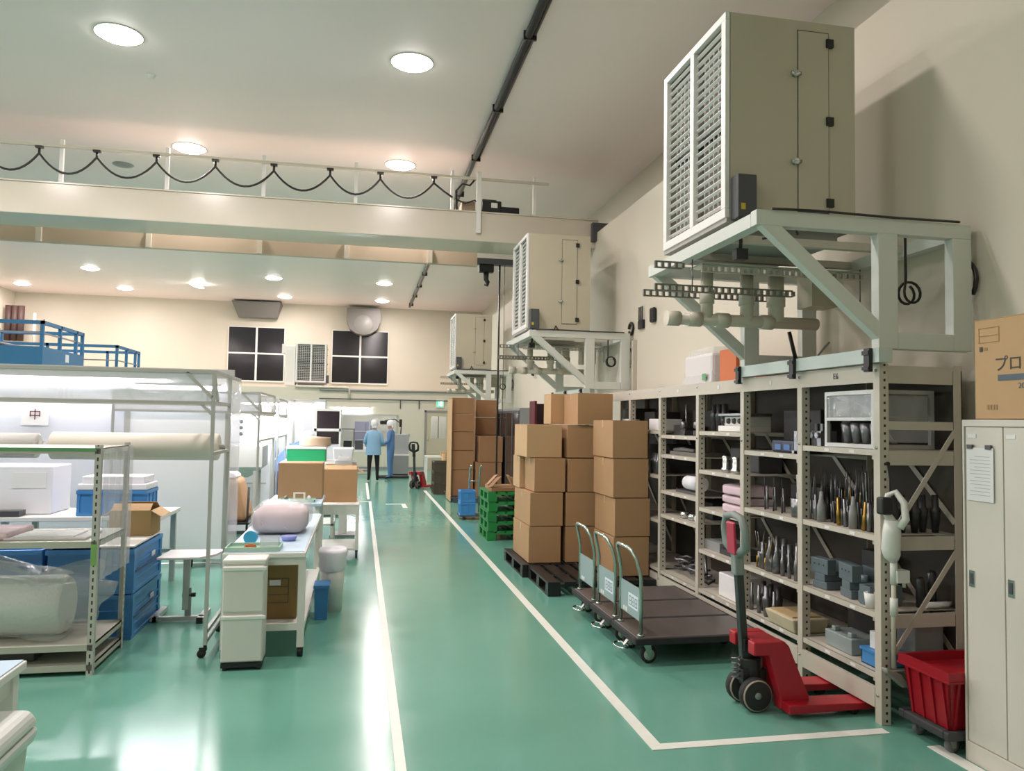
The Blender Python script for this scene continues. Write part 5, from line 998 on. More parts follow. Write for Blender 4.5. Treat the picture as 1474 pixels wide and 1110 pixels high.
# ================================================================== desk group
dk = thing('work_desk', 'long narrow white desk with pale blue top beside the aisle line', 'desk', (-0.94, 5.77, 0))
DW, DD = 0.575, 2.3
B(0, DW, 0, DD, 0.715, 0.752).build('top', WHITE, dk, bev=0.006); B(0.012, DW - 0.012, 0.012, DD - 0.012, 0.7521, 0.758).build('desk_mat', SKYB, dk)
for x in (0.0, DW - 0.05):
    for y in (0.02, DD - 0.07):
        l_ = B(x, x + 0.05, y, y + 0.05, 0.07, 0.715).build('leg', OFFW, dk)
        MB().lathe([(0.0001, -0.02), (0.032, -0.02), (0.032, 0.02), (0.0001, 0.02)], (x + 0.025, y + 0.025, 0.033), 14, 'x').box(x + 0.005, x + 0.045, y + 0.005, y + 0.045, 0.055, 0.07).build('caster', BLACK, l_)
MB().box(0.05, DW - 0.05, 0.03, 0.06, 0.19, 0.24).box(0.0, 0.03, 0.07, DD - 0.07, 0.19, 0.23).box(DW - 0.03, DW, 0.07, DD - 0.07, 0.19, 0.23).build('stretcher', OFFW, dk); B(0.03, DW - 0.03, 0.06, DD - 0.06, 0.2, 0.21).build('lower_shelf', OFFW, dk)
MB().box(0.05, DW - 0.05, 0.02, 0.05, 0.66, 0.715).build('apron', OFFW, dk)
dw = thing('drawer_tower', 'white plastic two-door storage tower in front of the desk', 'drawers', (-0.895, 5.54, 0))
B(0, 0.275, 0.01, 0.2, 0.05, 0.72).build('body', OFFW, dw, bev=0.01); B(-0.004, 0.285, 0.0, 0.205, 0.715, 0.75).build('top_cap', OFFW, dw, bev=0.012)
for z0, z1 in ((0.06, 0.375), (0.395, 0.705)):
    d = B(0.004, 0.271, -0.006, 0.012, z0, z1).build('drawer_front', OFFW, dw, bev=0.008); B(0.0, 0.29, -0.016, 0.0, z1 - 0.03, z1 - 0.005).build('pull', WHITE, d, bev=0.005)
B(0.005, 0.27, 0.0, 0.19, 0.02, 0.05).build('plinth', BLACK, dw)
for x in (0.03, 0.25):
    for y in (0.02, 0.17): MB().lathe([(0.0001, -0.012), (0.02, -0.012), (0.02, 0.012), (0.0001, 0.012)], (x, y, 0.02), 12, 'x').build('caster', RUBBER, dw)
uc = carton(-0.88, -0.44, 6.05, 6.7, 0.212, 0.66, 'tan carton stored under the desk', mat('card_shade', '#8f7447', 0.8))
MB().box(-0.06, 0.16, -0.3275, -0.326, 0.12, 0.124).box(-0.06, 0.16, -0.3275, -0.326, 0.3, 0.304).box(0.156, 0.16, -0.3275, -0.326, 0.124, 0.3).box(-0.06, 0.16, -0.3275, -0.326, 0.18, 0.183).box(-0.06, 0.16, -0.3275, -0.326, 0.24, 0.243).build('printed_table', ink, uc); B(0.02, 0.1, -0.328, -0.326, 0.25, 0.29).build('label', PAPER, uc)
tr = thing('plastic_tray', 'shallow mint plastic tray at the front of desk', 'tray', (-0.93, 5.8, 0.76))
MT = mat('mint_plastic', '#a9cdb9', 0.4)
MB().box(0, 0.38, 0, 0.24, 0, 0.006).box(0, 0.38, 0, 0.008, 0.006, 0.028).box(0, 0.38, 0.232, 0.24, 0.006, 0.028).box(0, 0.008, 0.008, 0.232, 0.006, 0.028).box(0.372, 0.38, 0.008, 0.232, 0.006, 0.028).build('tray', MT, tr)
item(MB().tube([(0.04 * math.cos(a), 0.04 * math.sin(a), 0.006) for a in [i * PI / 6 for i in range(12)]], 0.006, 6).tube([(0.03 * math.cos(a), 0.03 * math.sin(a) + 0.01, 0.016) for a in [i * PI / 6 for i in range(12)]], 0.006, 6), 'rubber_ring', ORANGE, (-0.77, 5.92, 0.768), 'orange rubber rings lying in the mint tray', 'ring')
item(MB().box(0, 0.13, 0, 0.09, 0, 0.004).box(0, 0.003, 0, 0.09, 0.004, 0.08).box(0.127, 0.13, 0, 0.09, 0.004, 0.08).box(0, 0.13, 0, 0.003, 0.004, 0.08).box(0, 0.13, 0.087, 0.09, 0.004, 0.08), 'clear_container', VINYL, (-0.70, 5.9, 0.768), 'clear plastic container standing in the mint tray', 'container')
item(MB().tube([(0, 0, 0), (0.004, 0.03, 0.0)], 0.05, 24), 'blue_disc', mat('cyan', '#3fa9d6', 0.5), (-0.8, 6.12, 0.81), 'bright blue disc leaning behind the mint tray', 'disc')
item(MB().lathe([(0.0001, 0), (0.05, 0), (0.065, 0.035), (0.06, 0.035), (0.046, 0.005), (0.0001, 0.005)]).box(-0.02, 0.02, -0.02, 0.02, 0.005, 0.03), 'blue_dish', mat('periwinkle', '#8f9ad6', 0.4), (-0.53, 6.3, 0.76), 'round violet-blue dish in front of the pink bundle', 'dish')
def soft(name, x, y, z, sx, sy, sz, m, label, cat, amp=0.03, sub=4, seed=1):
    me = bpy.data.meshes.new(name); bm = bmesh.new(); bmesh.ops.create_icosphere(bm, subdivisions=sub, radius=1); r_ = random.Random(seed); ph = [r_.uniform(0, 6) for _ in range(6)]
    for v in bm.verts:
        a, c, e = v.co; pw = 0.55
        q = [math.copysign(abs(k) ** pw, k) for k in (a, c, e)]
        f = 1 + amp * (math.sin(6 * a + ph[0] + 3 * e) + math.sin(7 * c + ph[1]) + 0.7 * math.sin(11 * a * c + ph[2]))
        v.co = Vector((q[0] * sx * f, q[1] * sy * f, max(0.0, (q[2] * f + 1) * sz)))
    bm.to_mesh(me); bm.free(); me.materials.append(m)
    for p_ in me.polygons: p_.use_smooth = True
    o = bpy.data.objects.new(name, me); col.objects.link(o); o.location = (x, y, z)
    return tag(o, label, cat) if label else o
pb = thing('pink_bundle', 'pink cloth bundle under clear plastic on the desk', 'bundle', (-0.64, 6.85, 0.76))
o = soft('cloth', 0, 0, 0, 0.22, 0.3, 0.11, PINK, None, None, 0.025, 4, 3); o.parent = pb
o = soft('cover_film', 0, 0, 0, 0.235, 0.32, 0.125, FILM, None, None, 0.04, 4, 8); o.parent = pb
bb = thing('waste_bin', 'waste bin lined with white plastic bag right of the desk', 'bin', (-0.215, 7.15, 0))
MB().lathe([(0.0001, 0), (0.09, 0), (0.115, 0.5), (0.11, 0.5), (0.085, 0.01)], n=18).build('tub', OFFW, bb)
MB().lathe([(0.112, 0.36), (0.125, 0.4), (0.118, 0.46), (0.132, 0.52), (0.115, 0.56), (0.1, 0.5)], n=14).build('bin_liner', CAP, bb)
item(MB().frus((0.01, 0.11, 0.01, 0.2), (0, 0.12, 0, 0.22), 0, 0.29).box(-0.006, 0.126, -0.006, 0.226, 0.27, 0.295), 'blue_bin', BLUE, (-0.352, 6.8, 0), 'narrow blue bin standing beside the desk leg', 'bin')
# second table
t2 = thing('side_bench', 'pale blue topped bench behind the pink bundle', 'table', (-1.0, 8.75, 0))
B(0, 0.6, 0, 1.0, 0.75, 0.785).build('top', SKYB, t2, bev=0.006)
for x in (0.02, 0.53):
    for y in (0.03, 0.92): B(x, x + 0.045, y, y + 0.045, 0, 0.75).build('leg', OFFW, t2)
carton(-0.92, -0.42, 9.25, 9.7, 0.788, 1.2, 'large tan carton on the pale blue bench', CARD)
tr2 = thing('parts_tray', 'pale tray of small parts before the large tan carton', 'tray', (-0.88, 8.85, 0.787))
MB().box(0, 0.4, 0, 0.25, 0, 0.006).box(0, 0.4, 0, 0.008, 0.006, 0.025).box(0, 0.4, 0.242, 0.25, 0.006, 0.025).box(0, 0.008, 0, 0.25, 0.006, 0.025).box(0.392, 0.4, 0, 0.25, 0.006, 0.025).build('tray', MT, tr2)
item(MB().box(0, 0.13, 0, 0.03, 0, 0.012).box(0, 0.02, 0, 0.03, 0.012, 0.09).box(0.11, 0.13, 0, 0.03, 0.012, 0.09).box(0.02, 0.11, 0, 0.03, 0.08, 0.09), 'label_frame', WHITE, (-0.72, 8.95, 0.795), 'small white frame standing in the parts tray', 'frame')
for k, (x, m_) in enumerate(((-0.8, STEEL), (-0.55, CAP))): item(MB().lathe([(0.0001, 0), (0.02, 0), (0.022, 0.04), (0.012, 0.05), (0.0001, 0.06)]), 'small_bottle', m_, (x, 8.98, 0.795), 'small %s bottle in the parts tray' % ('metal', 'white')[k], 'bottle')
# white cart with open carton
cr2 = thing('white_cart', 'white two-tier cart beside the aisle line', 'cart', (-0.49, 9.75, 0))
B(0, 0.5, 0, 0.75, 0.64, 0.665).build('top', OFFW, cr2, bev=0.004); MB().box(0, 0.5, 0, 0.012, 0.54, 0.64).box(0, 0.012, 0.012, 0.75, 0.54, 0.64).box(0.488, 0.5, 0.012, 0.75, 0.54, 0.64).build('apron', OFFW, cr2)
B(0.0, 0.5, 0.0, 0.75, 0.1, 0.125).build('lower_shelf', OFFW, cr2)
for x in (0, 0.46):
    for y in (0, 0.71):
        B(x, x + 0.04, y, y + 0.04, 0.125, 0.54).build('leg', OFFW, cr2)
        MB().lathe([(0.0001, -0.015), (0.04, -0.015), (0.04, 0.015), (0.0001, 0.015)], (x + 0.02, y + 0.03, 0.04), 14, 'x').box(x + 0.005, x + 0.035, y + 0.01, y + 0.05, 0.07, 0.1).build('caster', RUBBER, cr2)
open_carton(-0.44, -0.02, 10.0, 10.4, 0.667, 1.08, 'open tan carton with plastic inside on the white cart')
soft('plastic_liner', -0.2, 10.2, 1.0, 0.1, 0.12, 0.12, FILM, 'clear plastic bag rising from the open carton', 'bag', 0.06, 3, 4)
# green box, tub, white racks behind
sr = thing('stock_trolley', 'white trolley hidden behind the tan carton, carrying the green box', 'trolley', (-1.02, 10.55, 0))
B(0, 0.7, 0, 0.7, 1.12, 1.145).build('top', WHITE, sr); B(0, 0.7, 0, 0.7, 0.3, 0.32).build('lower_shelf', WHITE, sr)
for x in (0, 0.66):
    for y in (0, 0.66): B(x, x + 0.04, y, y + 0.04, 0, 1.12).build('leg', WHITE, sr)
gb = thing('green_box', 'green box with white lid behind the tan carton', 'box', (-0.95, 10.58, 1.147))
B(0, 0.5, 0, 0.4, 0, 0.165).build('tub', GREENB, gb, bev=0.006); B(-0.012, 0.512, -0.012, 0.412, 0.165, 0.2).build('lid', WHITE, gb, bev=0.006)
item(MB().lathe([(0.0001, 0), (0.2, 0), (0.215, 0.02), (0.2, 0.1), (0.21, 0.12), (0.0001, 0.13)], n=24), 'peach_tub', mat('peach', '#d9bfa6', 0.5), (-0.6, 10.8, 1.349), 'peach round tub on the white lid of green box', 'tub')
item(MB().frus((0, 0.25, 0, 0.3), (-0.03, 0.28, -0.03, 0.33), 0, 0.2), 'white_basket', CAP, (-0.36, 11.5, 1.1), 'white basket right of the green box', 'basket', bev=0.02)
bs = thing('basket_stand', 'grey stand under the white basket', 'stand', (-0.4, 11.45, 0))
B(0, 0.36, 0, 0.42, 1.06, 1.098).build('top', GREY, bs); B(0.12, 0.24, 0.15, 0.27, 0.04, 1.06).build('column', OFFW, bs); B(0, 0.36, 0, 0.42, 0, 0.04).build('base', GREY, bs)
sc_ = thing('screen_cabinet', 'white cabinet with dark upper screen beside the aisle', 'cabinet', (-1.0, 14.0, 0))
B(0, 0.66, 0.02, 0.5, 0.05, 1.9).build('body', CAP, sc_); B(0.02, 0.64, 0.05, 0.48, 0, 0.05).build('plinth', DGREY, sc_)
for z0, z1 in ((1.55, 1.86), (1.28, 1.5)): B(0.24, 0.63, 0.0, 0.02, z0, z1).build('screen', mat('screen_plum', '#2b1d26', 0.15), sc_)
MB().box(0.2, 0.66, 0, 0.015, 1.5, 1.55).box(0.2, 0.24, 0, 0.015, 1.2, 1.9).box(0.63, 0.66, 0, 0.015, 1.2, 1.9).box(0.24, 0.63, 0, 0.015, 1.86, 1.9).build('screen_frame', WHITE, sc_)
# front left table corner and bin
ft = thing('front_table', 'pale blue table corner at the bottom left edge', 'table', (-2.3, 2.5, 0))
B(0, 1.01, 0, 0.94, 0.7, 0.732).build('top', WHITE, ft, bev=0.005); B(0.01, 1.0, 0.01, 0.93, 0.7321, 0.737).build('desk_mat', SKYB, ft)
for x, y in ((0.94, 0.87), (0.02, 0.87), (0.02, 0.02), (0.94, 0.02)): B(x, x + 0.05, y, y + 0.05, 0, 0.7).build('leg', OFFW, ft)
B(0.95, 0.98, 0.07, 0.87, 0.62, 0.7).build('apron', OFFW, ft)
wbn = thing('lined_bin', 'white waste bin with bag folded over its rim, bottom left', 'bin', (-1.36, 3.08, 0))
MB().frus((-0.13, 0.13, -0.16, 0.16), (-0.16, 0.16, -0.2, 0.2), 0, 0.56).build('tub', mat('bin_white', '#cfd6cb', 0.4), wbn, bev=0.03, seg=3)
MB().frus((-0.165, 0.165, -0.205, 0.205), (-0.185, 0.185, -0.225, 0.225), 0.46, 0.53).frus((-0.185, 0.185, -0.225, 0.225), (-0.155, 0.155, -0.195, 0.195), 0.53, 0.6).build('bag_rim', mat('bag_white2', '#dfe3de', 0.35), wbn, bev=0.03, seg=3)
B(-0.12, -0.04, -0.228, -0.224, 0.5, 0.54).build('blue_print', mat('print_navy', '#2f4a94', 0.5), wbn)
# blue machines seen above the frame
def blue_machine(label, x0, y0, y1, ztop, zp, W=2.6):
    t = thing('blue_machine', label, 'machine', (x0, y0, 0)); D = y1 - y0
    MB().box(-W, 0, 0, D, 0, zp).build('lower_casing', MBLUE, t)
    for x in (0, -0.8, -1.6, -W):
        for y in (0, D): B(x - 0.06, x, y - (0.06 if y else 0), y + (0 if y else 0.06), zp, ztop).build('post', MBLUE, t)
    for y in (D * 0.4, D * 0.8): B(-0.06, 0, y, y + 0.06, zp, ztop).build('post', MBLUE, t)
    MB().box(-W, 0, 0, 0.06, ztop - 0.07, ztop).box(-W, 0, D - 0.06, D, ztop - 0.07, ztop).box(-0.06, 0, 0.06, D - 0.06, ztop - 0.07, ztop).build('top_rail', MBLUE, t)
    MB().box(-W, -0.06, 0.02, 0.04, zp + 0.25, zp + 0.28).box(-0.04, -0.02, 0.06, D, zp + 0.25, zp + 0.28).build('guard_rail', GREY, t)
    MB().tube([(-1.7, D * 0.5, zp + 0.02), (-1.5, D * 0.5, zp + 0.2), (-1.2, D * 0.5, zp + 0.12), (-0.8, D * 0.5, zp + 0.05)], 0.04, 8).cyl((-1.25, D * 0.4, zp), (-1.25, D * 0.4, zp + 0.42), 0.13, 12).build('motor_unit', GREY, t)
    return t
blue_machine('nearer blue machine top with railing, above the frame', -6.0, 16.05, 18.25, 3.52, 3.02); blue_machine('farther blue machine top with railing, right of the nearer one', -6.05, 20.8, 22.8, 3.5, 2.85)
item(B(0, 0.18, -0.006, 0.0, 0, 0.16), 'machine_plate', PAPER, (-6.0, 17.2, 2.8), 'white plate on the nearer blue machine side', 'plate', rz=PI / 2)
item(MB().box(0, 0.3, 0, 0.3, 0, 0.1), 'red_box', MAROON, (-6.9, 20.9, 2.852), 'small red box on the farther blue machine', 'box')
cn = thing('brown_column', 'dark brown pipes on the far left wall corner', 'pipes', (-11.9, 28.6, 4.2))
for k, (x, h_) in enumerate(((0.1, 1.2), (0.3, 1.2), (0.5, 1.2))): MB().cyl((x, 0, 0), (x, 0, h_), 0.1, 10).build('pipe', mat('pipe_brown', '#4a3531', 0.6), cn)
MB().cyl((0.8, 0.3, -0.2), (0.8, 0.3, 1.0), 0.05, 8).build('thin_pipe', WHITE, cn); MB().cyl((1.1, 0.3, -0.2), (1.1, 0.3, 0.8), 0.02, 8).build('thin_pipe', DGREY, cn)
# ================================================================== far end of the hall
# bench with instruments under the far window
fb = thing('far_bench', 'long bench with equipment under the far window', 'bench', (-0.9, 24.2, 0))
B(0, 1.3, 0, 0.8, 0.72, 0.78).build('top', WHITE, fb); B(0.05, 1.25, 0.05, 0.75, 0.1, 0.15).build('shelf', GREY, fb)
for x in (0.03, 1.22):
    for y in (0.03, 0.72): B(x, x + 0.05, y, y + 0.05, 0, 0.72).build('leg', GREY, fb)
for k, (x, h_, m_) in enumerate(((0.05, 0.35, GREY), (0.4, 0.28, BLACK), (0.75, 0.3, DGREY), (1.0, 0.2, CAP))): item(B(0, 0.25, 0, 0.4, 0, h_), 'instrument', m_, (-0.9 + x, 24.3, 0.782), ('grey', 'black', 'dark grey', 'white')[k] + ' instrument on the far bench', 'instrument', bev=0.015)
item(MB().box(0, 0.03, 0, 0.03, 0, 0.65).box(0.5, 0.53, 0, 0.03, 0, 0.65).box(0, 0.53, 0, 0.03, 0.62, 0.65), 'light_frame', DGREY, (-0.7, 24.25, 0.782), 'thin dark gantry standing on the far bench', 'gantry') 
gm_ = thing('grey_machine', 'grey test machine beside the two standing workers', 'machine', (0.95, 24.0, 0))
B(0, 0.55, 0, 0.8, 0.05, 0.62).build('lower_body', GREY, gm_, bev=0.01); B(0.0, 0.55, 0.1, 0.8, 0.66, 1.28).build('upper_body', mat('silver_body', '#a7a9ab', 0.4), gm_, bev=0.01); B(-0.02, 0.57, 0, 0.8, 0.62, 0.66).build('table', WHITE, gm_); B(0.02, 0.53, 0.03, 0.77, 0, 0.05).build('base', BLACK, gm_)
arm = MB().tube([(0.3, 0.3, 1.28), (0.32, 0.3, 1.6), (0.1, 0.25, 1.75), (-0.2, 0.1, 1.7)], 0.02, 8).build('lamp_arm', DGREY, gm_)
MB().box(-0.35, -0.1, 0.0, 0.2, 1.58, 1.7).box(0.25, 0.33, 0.2, 0.4, 1.5, 1.75).build('lamp_head', BLACK, gm_, bev=0.02)
item(B(0, 0.9, 0, 0.5, 0.0, 0.06), 'black_mat', RUBBER, (0.55, 22.9, 0.0005), 'black floor mat before the grey test machine', 'mat')
item(MB().box(-0.07, 0.07, -0.03, 0, -0.05, 0.05), 'wall_box', GREY, (1.62, YP, 1.2), 'small grey box on the partition beside far door', 'box', bev=0.01)
tb = thing('far_table', 'white table in front of the far door', 'table', (1.86, 22.0, 0))
B(0, 0.7, 0, 0.6, 0.66, 0.7).build('top', WHITE, tb)
for x in (0.0, 0.64):
    for y in (0.0, 0.54): B(x, x + 0.05, y, y + 0.05, 0, 0.66).build('leg', WHITE, tb)
item(MB().box(0, 0.18, 0, 0.15, 0, 0.12), 'small_carton', CARD3, (2.3, 22.1, 0.702), 'small pale carton on the far white table', 'box')
for k in range(3): crate(1.72, 17.9, k * 0.255, 0.42, 0.6, 0.25, mat('crate_olive', '#4a4436', 0.6), ('bottom', 'middle', 'top')[k] + ' dark olive crate stacked left of the tall cartons', True, 'olive crates')
item(MB().tube([(0, 0, 0), (0, 0.02, 0.9)], [0.07, 0.06], 12), 'paper_tube', CARD3, (2.05, 18.9, 0.0), 'pale roll standing behind the olive crates', 'roll')
item(MB().box(0, 0.03, 0, 0.5, 0, 1.3), 'green_board', mat('olive_green', '#54663f', 0.6), (2.2, 18.8, 0.0), 'olive green board leaning behind the olive crates', 'board')
# white partitions and lamps of the left booths further in, plus added tubes
for k, (x, y, W, h_, lab) in enumerate(((-2.6, 16.2, 1.9, 2.1, 'white translucent partition beyond the bent worker'), (-4.5, 15.0, 1.7, 2.2, 'white partition left of the bent worker'))):
    t = thing('white_partition', lab, 'partition', (x, y, 0))
    n = 3
    for j in range(n): B(W * j / n + 0.02, W * (j + 1) / n - 0.02, 0, 0.02, 0.1, h_ - 0.02).build('panel', BPW, t)
    for j in range(n + 1): B(W * j / n - 0.02, W * j / n + 0.02, -0.01, 0.03, 0, h_).build('post', ALU, t)
    B(0, W, -0.01, 0.03, h_ - 0.03, h_ + 0.01).build('top_rail', ALU, t)
tube_light(-1.65, 16.13, 2.0, 1.4, 'tube light over the white partition beyond the bent worker'); tube_light(-3.65, 14.93, 2.1, 1.4, 'tube light over the white partition further left'); tube_light(-1.9, 10.8, 1.72, 1.3, 'tube light under the rail of the second frame'); tube_light(-1.9, 12.6, 1.7, 1.3, 'tube light under the rail of the third frame')
tube_light(-1.18, 10.02, 1.72, 1.2, 'tube light added on the aisle side of the second frame to light cartons', PI / 2); tube_light(-1.18, 11.95, 1.7, 1.1, 'tube light added on the aisle side of the third frame to light cartons', PI / 2)  # both tubes are added to light the left sides of the cartons
tube_light(0.3, 28.0, 2.565, 1.6, 'tube light added behind the far window to brighten its glass'); tube_light(2.7, 28.2, 2.565, 1.0, 'tube light added behind the glazed far door to brighten its pane'); tube_light(-0.3, 26.84, 2.1, 1.2, 'tube light over the far bench')  # window and door tubes are added to make the glass bright
vs = thing('violet_shelf', 'violet cabinet in the room behind the far window', 'cabinet', (-0.2, 28.2, 0))
B(0, 0.8, 0, 0.4, 0.05, 1.65).build('body', mat('violet_grey', '#8d86b3', 0.5), vs); B(0.39, 0.41, -0.005, 0, 0.1, 1.6).build('door_gap', DGREY, vs); B(0.03, 0.77, 0.03, 0.37, 0, 0.05).build('plinth', DGREY, vs)

# ================================================================== people
def ramp_mat(name, stops):
    m = bpy.data.materials.new(name); m.use_nodes = True; nt = m.node_tree; b = nt.nodes['Principled BSDF']; b.inputs['Roughness'].default_value = 0.85
    tc = nt.nodes.new('ShaderNodeTexCoord'); sp = nt.nodes.new('ShaderNodeSeparateXYZ'); mr = nt.nodes.new('ShaderNodeMath'); mr.operation = 'DIVIDE'; mr.inputs[1].default_value = 2.0
    cr = nt.nodes.new('ShaderNodeValToRGB'); cr.color_ramp.interpolation = 'CONSTANT'; el = cr.color_ramp.elements
    while len(el) < len(stops): el.new(0.5)
    for e, (p, c) in zip(el, stops): e.position = p / 2.0; e.color = C(c)
    nt.links.new(tc.outputs['Object'], sp.inputs[0]); nt.links.new(sp.outputs[2], mr.inputs[0]); nt.links.new(mr.outputs[0], cr.inputs[0]); nt.links.new(cr.outputs[0], b.inputs['Base Color'])
    return m
def skin_body(name, J, E, m, parent):
    me = bpy.data.meshes.new(name); names = list(J); idx = {k: i for i, k in enumerate(names)}
    me.from_pydata([J[k][0] for k in names], [(idx[a], idx[b]) for a, b in E], []); me.materials.append(m)
    o = bpy.data.objects.new(name, me); col.objects.link(o); o.parent = parent
    sk = o.modifiers.new('skin', 'SKIN'); sk.use_smooth_shade = True
    for k in names:
        v = me.skin_vertices[0].data[idx[k]]; r = J[k][1]; v.radius = r if isinstance(r, tuple) else (r, r)
        v.use_root = (k == 'pelvis')
    sb = o.modifiers.new('s', 'SUBSURF'); sb.levels = 1; sb.render_levels = 2
    return o
def hand(p, d, parent):
    """palm and five fingers at p, pointing along d"""
    p, d = Vector(p), Vector(d).normalized(); s = d.cross(Vector((0, 0, 1)));
    s = s.normalized() if s.length > 0.1 else Vector((1, 0, 0)); n = s.cross(d)
    mb = MB().tube([p - d * 0.02, p + d * 0.03, p + d * 0.085], [0.026, 0.036, 0.036], 8)
    for k, L in enumerate((0.062, 0.075, 0.08, 0.07)):
        b0 = p + d * 0.075 + s * (-0.03 + 0.02 * k)
        mb.tube([b0, b0 + d * L * 0.5 - n * 0.008, b0 + d * L * 0.85 - n * 0.03], [0.0095, 0.009, 0.007], 6)
    b0 = p + d * 0.03 - s * 0.03
    mb.tube([b0, b0 + d * 0.035 - s * 0.025, b0 + d * 0.065 - s * 0.025 - n * 0.015], [0.011, 0.01, 0.008], 6)
    return mb.build('hand', SKIN, parent)
def head(parent, c, tilt, cap, m=SKIN):
    """skull with nose, ears and eyes looking along +Y of the person; cap over it"""
    mb = MB(); h = []
    prof = [(0.0001, -0.115), (0.045, -0.11), (0.062, -0.085), (0.072, -0.03), (0.078, 0.03), (0.074, 0.075), (0.05, 0.108), (0.0001, 0.12)]
    vs = []; n = 14
    for r, z in prof:
        for j in range(n):
            a = 2 * PI * j / n; vs.append((r * math.cos(a), r * 1.2 * math.sin(a) + (0.012 if z < -0.06 else 0), z))
    mb.add(vs, [(i * n + j, i * n + (j + 1) % n, (i + 1) * n + (j + 1) % n, (i + 1) * n + j) for i in range(len(prof) - 1) for j in range(n)], True)
    mb.prism([(0.085, -0.035), (0.112, -0.03), (0.09, 0.015)], 'x', -0.012, 0.012)
    for s in (-1, 1): mb.lathe([(0.0001, -0.008), (0.026, -0.006), (0.03, 0.004), (0.0001, 0.01)], (s * 0.08, 0, -0.005), 10, 'x')
    o = mb.build('head', m, parent); o.location = c; o.rotation_euler = tilt
    ey = MB()
    for s in (-1, 1): ey.lathe([(0.0001, 0.0), (0.01, -0.004), (0.012, -0.01)], (s * 0.032, 0.09, 0.012), 8, 'y')
    ey.box(-0.022, 0.022, 0.082, 0.092, -0.066, -0.06); ey.build('face_features', mat('feature_dark', '#5a3a32', 0.6), o)
    if cap:
        q = MB().lathe([(0.092, -0.03), (0.1, 0.0), (0.102, 0.05), (0.085, 0.105), (0.05, 0.135), (0.0001, 0.142)], (0, -0.01, 0), 16); cp = q.build('cap', CAP, o); cp.scale = (0.95, 1.12, 1)
        MB().box(-0.07, 0.07, -0.1, -0.05, -0.1, 0.0).build('neck_cover', CAP, o, bev=0.02)
    return o
def person_standing(label, loc, rz, coat, stops, longcoat):
    t = thing('person', label, 'person', loc, rz)
    J = {'pelvis': ((0, 0, 0.93), (0.155, 0.11)), 'waist': ((0, 0, 1.08), (0.14, 0.1)), 'chest': ((0, 0.01, 1.26), (0.165, 0.11)), 'neckb': ((0, 0, 1.40), (0.08, 0.07)), 'neck': ((0, 0.01, 1.47), 0.05), 'top': ((0, 0.02, 1.53), 0.05)}
    E = [('pelvis', 'waist'), ('waist', 'chest'), ('chest', 'neckb'), ('neckb', 'neck'), ('neck', 'top')]
    for s, n in ((-1, 'l'), (1, 'r')):
        J.update({'hip' + n: ((s * 0.09, 0, 0.86), 0.095), 'knee' + n: ((s * 0.11, 0.01, 0.48), 0.062), 'ank' + n: ((s * 0.115, -0.01, 0.09), 0.042), 'toe' + n: ((s * 0.125, 0.13, 0.04), 0.038),
                  'sh' + n: ((s * 0.17, 0, 1.36), 0.068), 'elb' + n: ((s * 0.25, 0.0, 1.1), 0.048), 'wr' + n: ((s * 0.2, 0.2, 1.0), 0.034)})
        E += [('pelvis', 'hip' + n), ('hip' + n, 'knee' + n), ('knee' + n, 'ank' + n), ('ank' + n, 'toe' + n), ('chest', 'sh' + n), ('sh' + n, 'elb' + n), ('elb' + n, 'wr' + n)]
        hand((s * 0.195, 0.22, 0.99), (-s * 0.1, 1, -0.1), t)
    skin_body('body', J, E, ramp_mat(label[:12], stops), t)
    if longcoat:
        mb = MB(); prof = [(0.215, 0.14, 0.74), (0.205, 0.14, 0.9), (0.19, 0.13, 1.05), (0.2, 0.135, 1.25), (0.19, 0.12, 1.36), (0.09, 0.08, 1.43)]; n = 18
        vs = [(a * math.cos(2 * PI * j / n) * (1 + 0.03 * math.sin(j * 2.2)), b_ * math.sin(2 * PI * j / n), z) for a, b_, z in prof for j in range(n)]
        mb.add(vs, [(i * n + j, i * n + (j + 1) % n, (i + 1) * n + (j + 1) % n, (i + 1) * n + j) for i in range(len(prof) - 1) for j in range(n)], True); mb.build('long_coat', coat, t)
    head(t, (0, 0.025, 1.58), (-0.1, 0, 0), True)
    return t
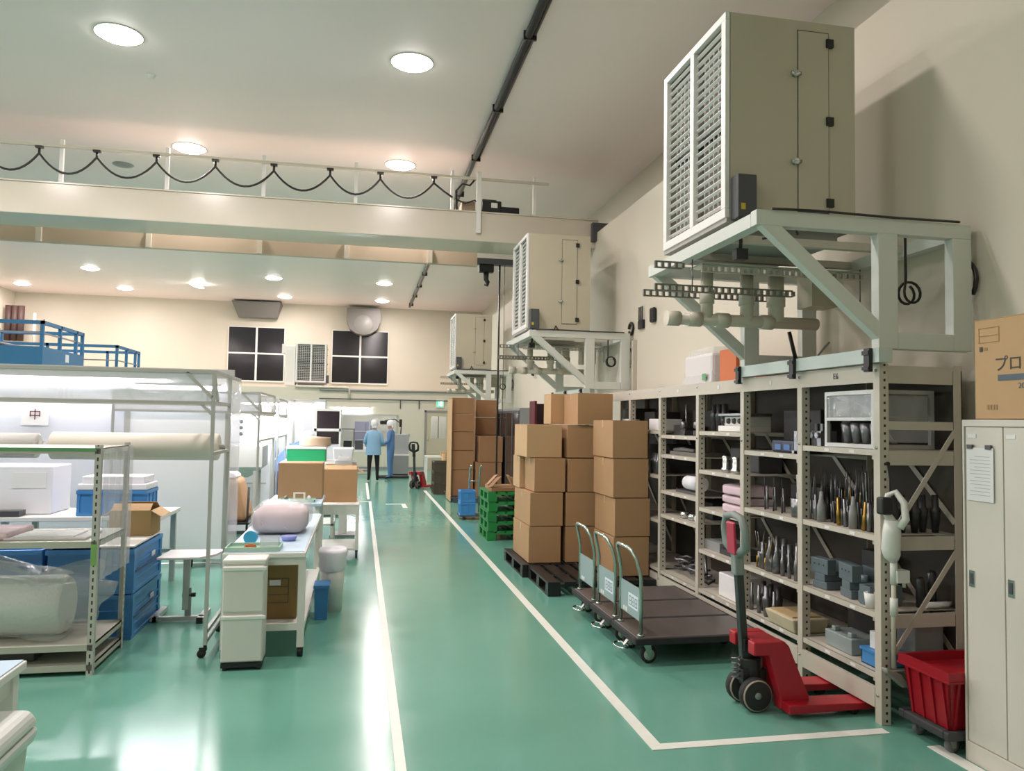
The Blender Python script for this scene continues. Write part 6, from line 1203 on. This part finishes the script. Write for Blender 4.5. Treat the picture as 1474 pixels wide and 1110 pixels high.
person_standing('person seen from behind in a long light blue coat and dark trousers', (0.38, 21.8, 0), 0.0, LBLUE, [(0, '#15161a'), (0.09, '#17181d'), (0.8, '#8fb5d6'), (1.43, '#c99f86')], True)
person_standing('person in blue work clothes turned sideways by the grey machine', (0.88, 22.5, 0), 1.25, WBLUE, [(0, '#22242a'), (0.08, '#5f83b8'), (1.43, '#c99f86')], False)
person_standing('person in pale blue standing behind the second aluminium frame', (-1.62, 13.6, 0), 0.5, LBLUE, [(0, '#22242a'), (0.08, '#41506e'), (0.85, '#9dbbe0'), (1.43, '#c99f86')], True)
# the bent worker
t = thing('person', 'person in blue bending forward behind the green box', 'person', (-1.3, 13.0, 0), -1.1)
J = {'pelvis': ((0, 0, 0.93), (0.16, 0.12)), 'waist': ((0, 0.09, 1.07), (0.15, 0.11)), 'chest': ((0, 0.25, 1.2), (0.165, 0.12)), 'neckb': ((0, 0.37, 1.29), 0.07), 'neck': ((0, 0.43, 1.32), 0.05)}
E = [('pelvis', 'waist'), ('waist', 'chest'), ('chest', 'neckb'), ('neckb', 'neck')]
for s, n in ((-1, 'l'), (1, 'r')):
    J.update({'hip' + n: ((s * 0.09, -0.02, 0.86), 0.095), 'knee' + n: ((s * 0.11, 0.02, 0.48), 0.062), 'ank' + n: ((s * 0.115, -0.03, 0.09), 0.042), 'toe' + n: ((s * 0.125, 0.11, 0.04), 0.038), 'sh' + n: ((s * 0.17, 0.32, 1.24), 0.066), 'elb' + n: ((s * 0.24, 0.36, 1.0), 0.048), 'wr' + n: ((s * 0.17, 0.55, 0.95), 0.034)})
    E += [('pelvis', 'hip' + n), ('hip' + n, 'knee' + n), ('knee' + n, 'ank' + n), ('ank' + n, 'toe' + n), ('chest', 'sh' + n), ('sh' + n, 'elb' + n), ('elb' + n, 'wr' + n)]
    hand((s * 0.165, 0.57, 0.945), (-s * 0.1, 1, -0.1), t)
skin_body('body', J, E, ramp_mat('bent_clothes', [(0, '#22242a'), (0.08, '#3a4a75'), (0.86, '#5b78b4')]), t)
head(t, (0, 0.50, 1.38), (-0.7, 0, 0), True)
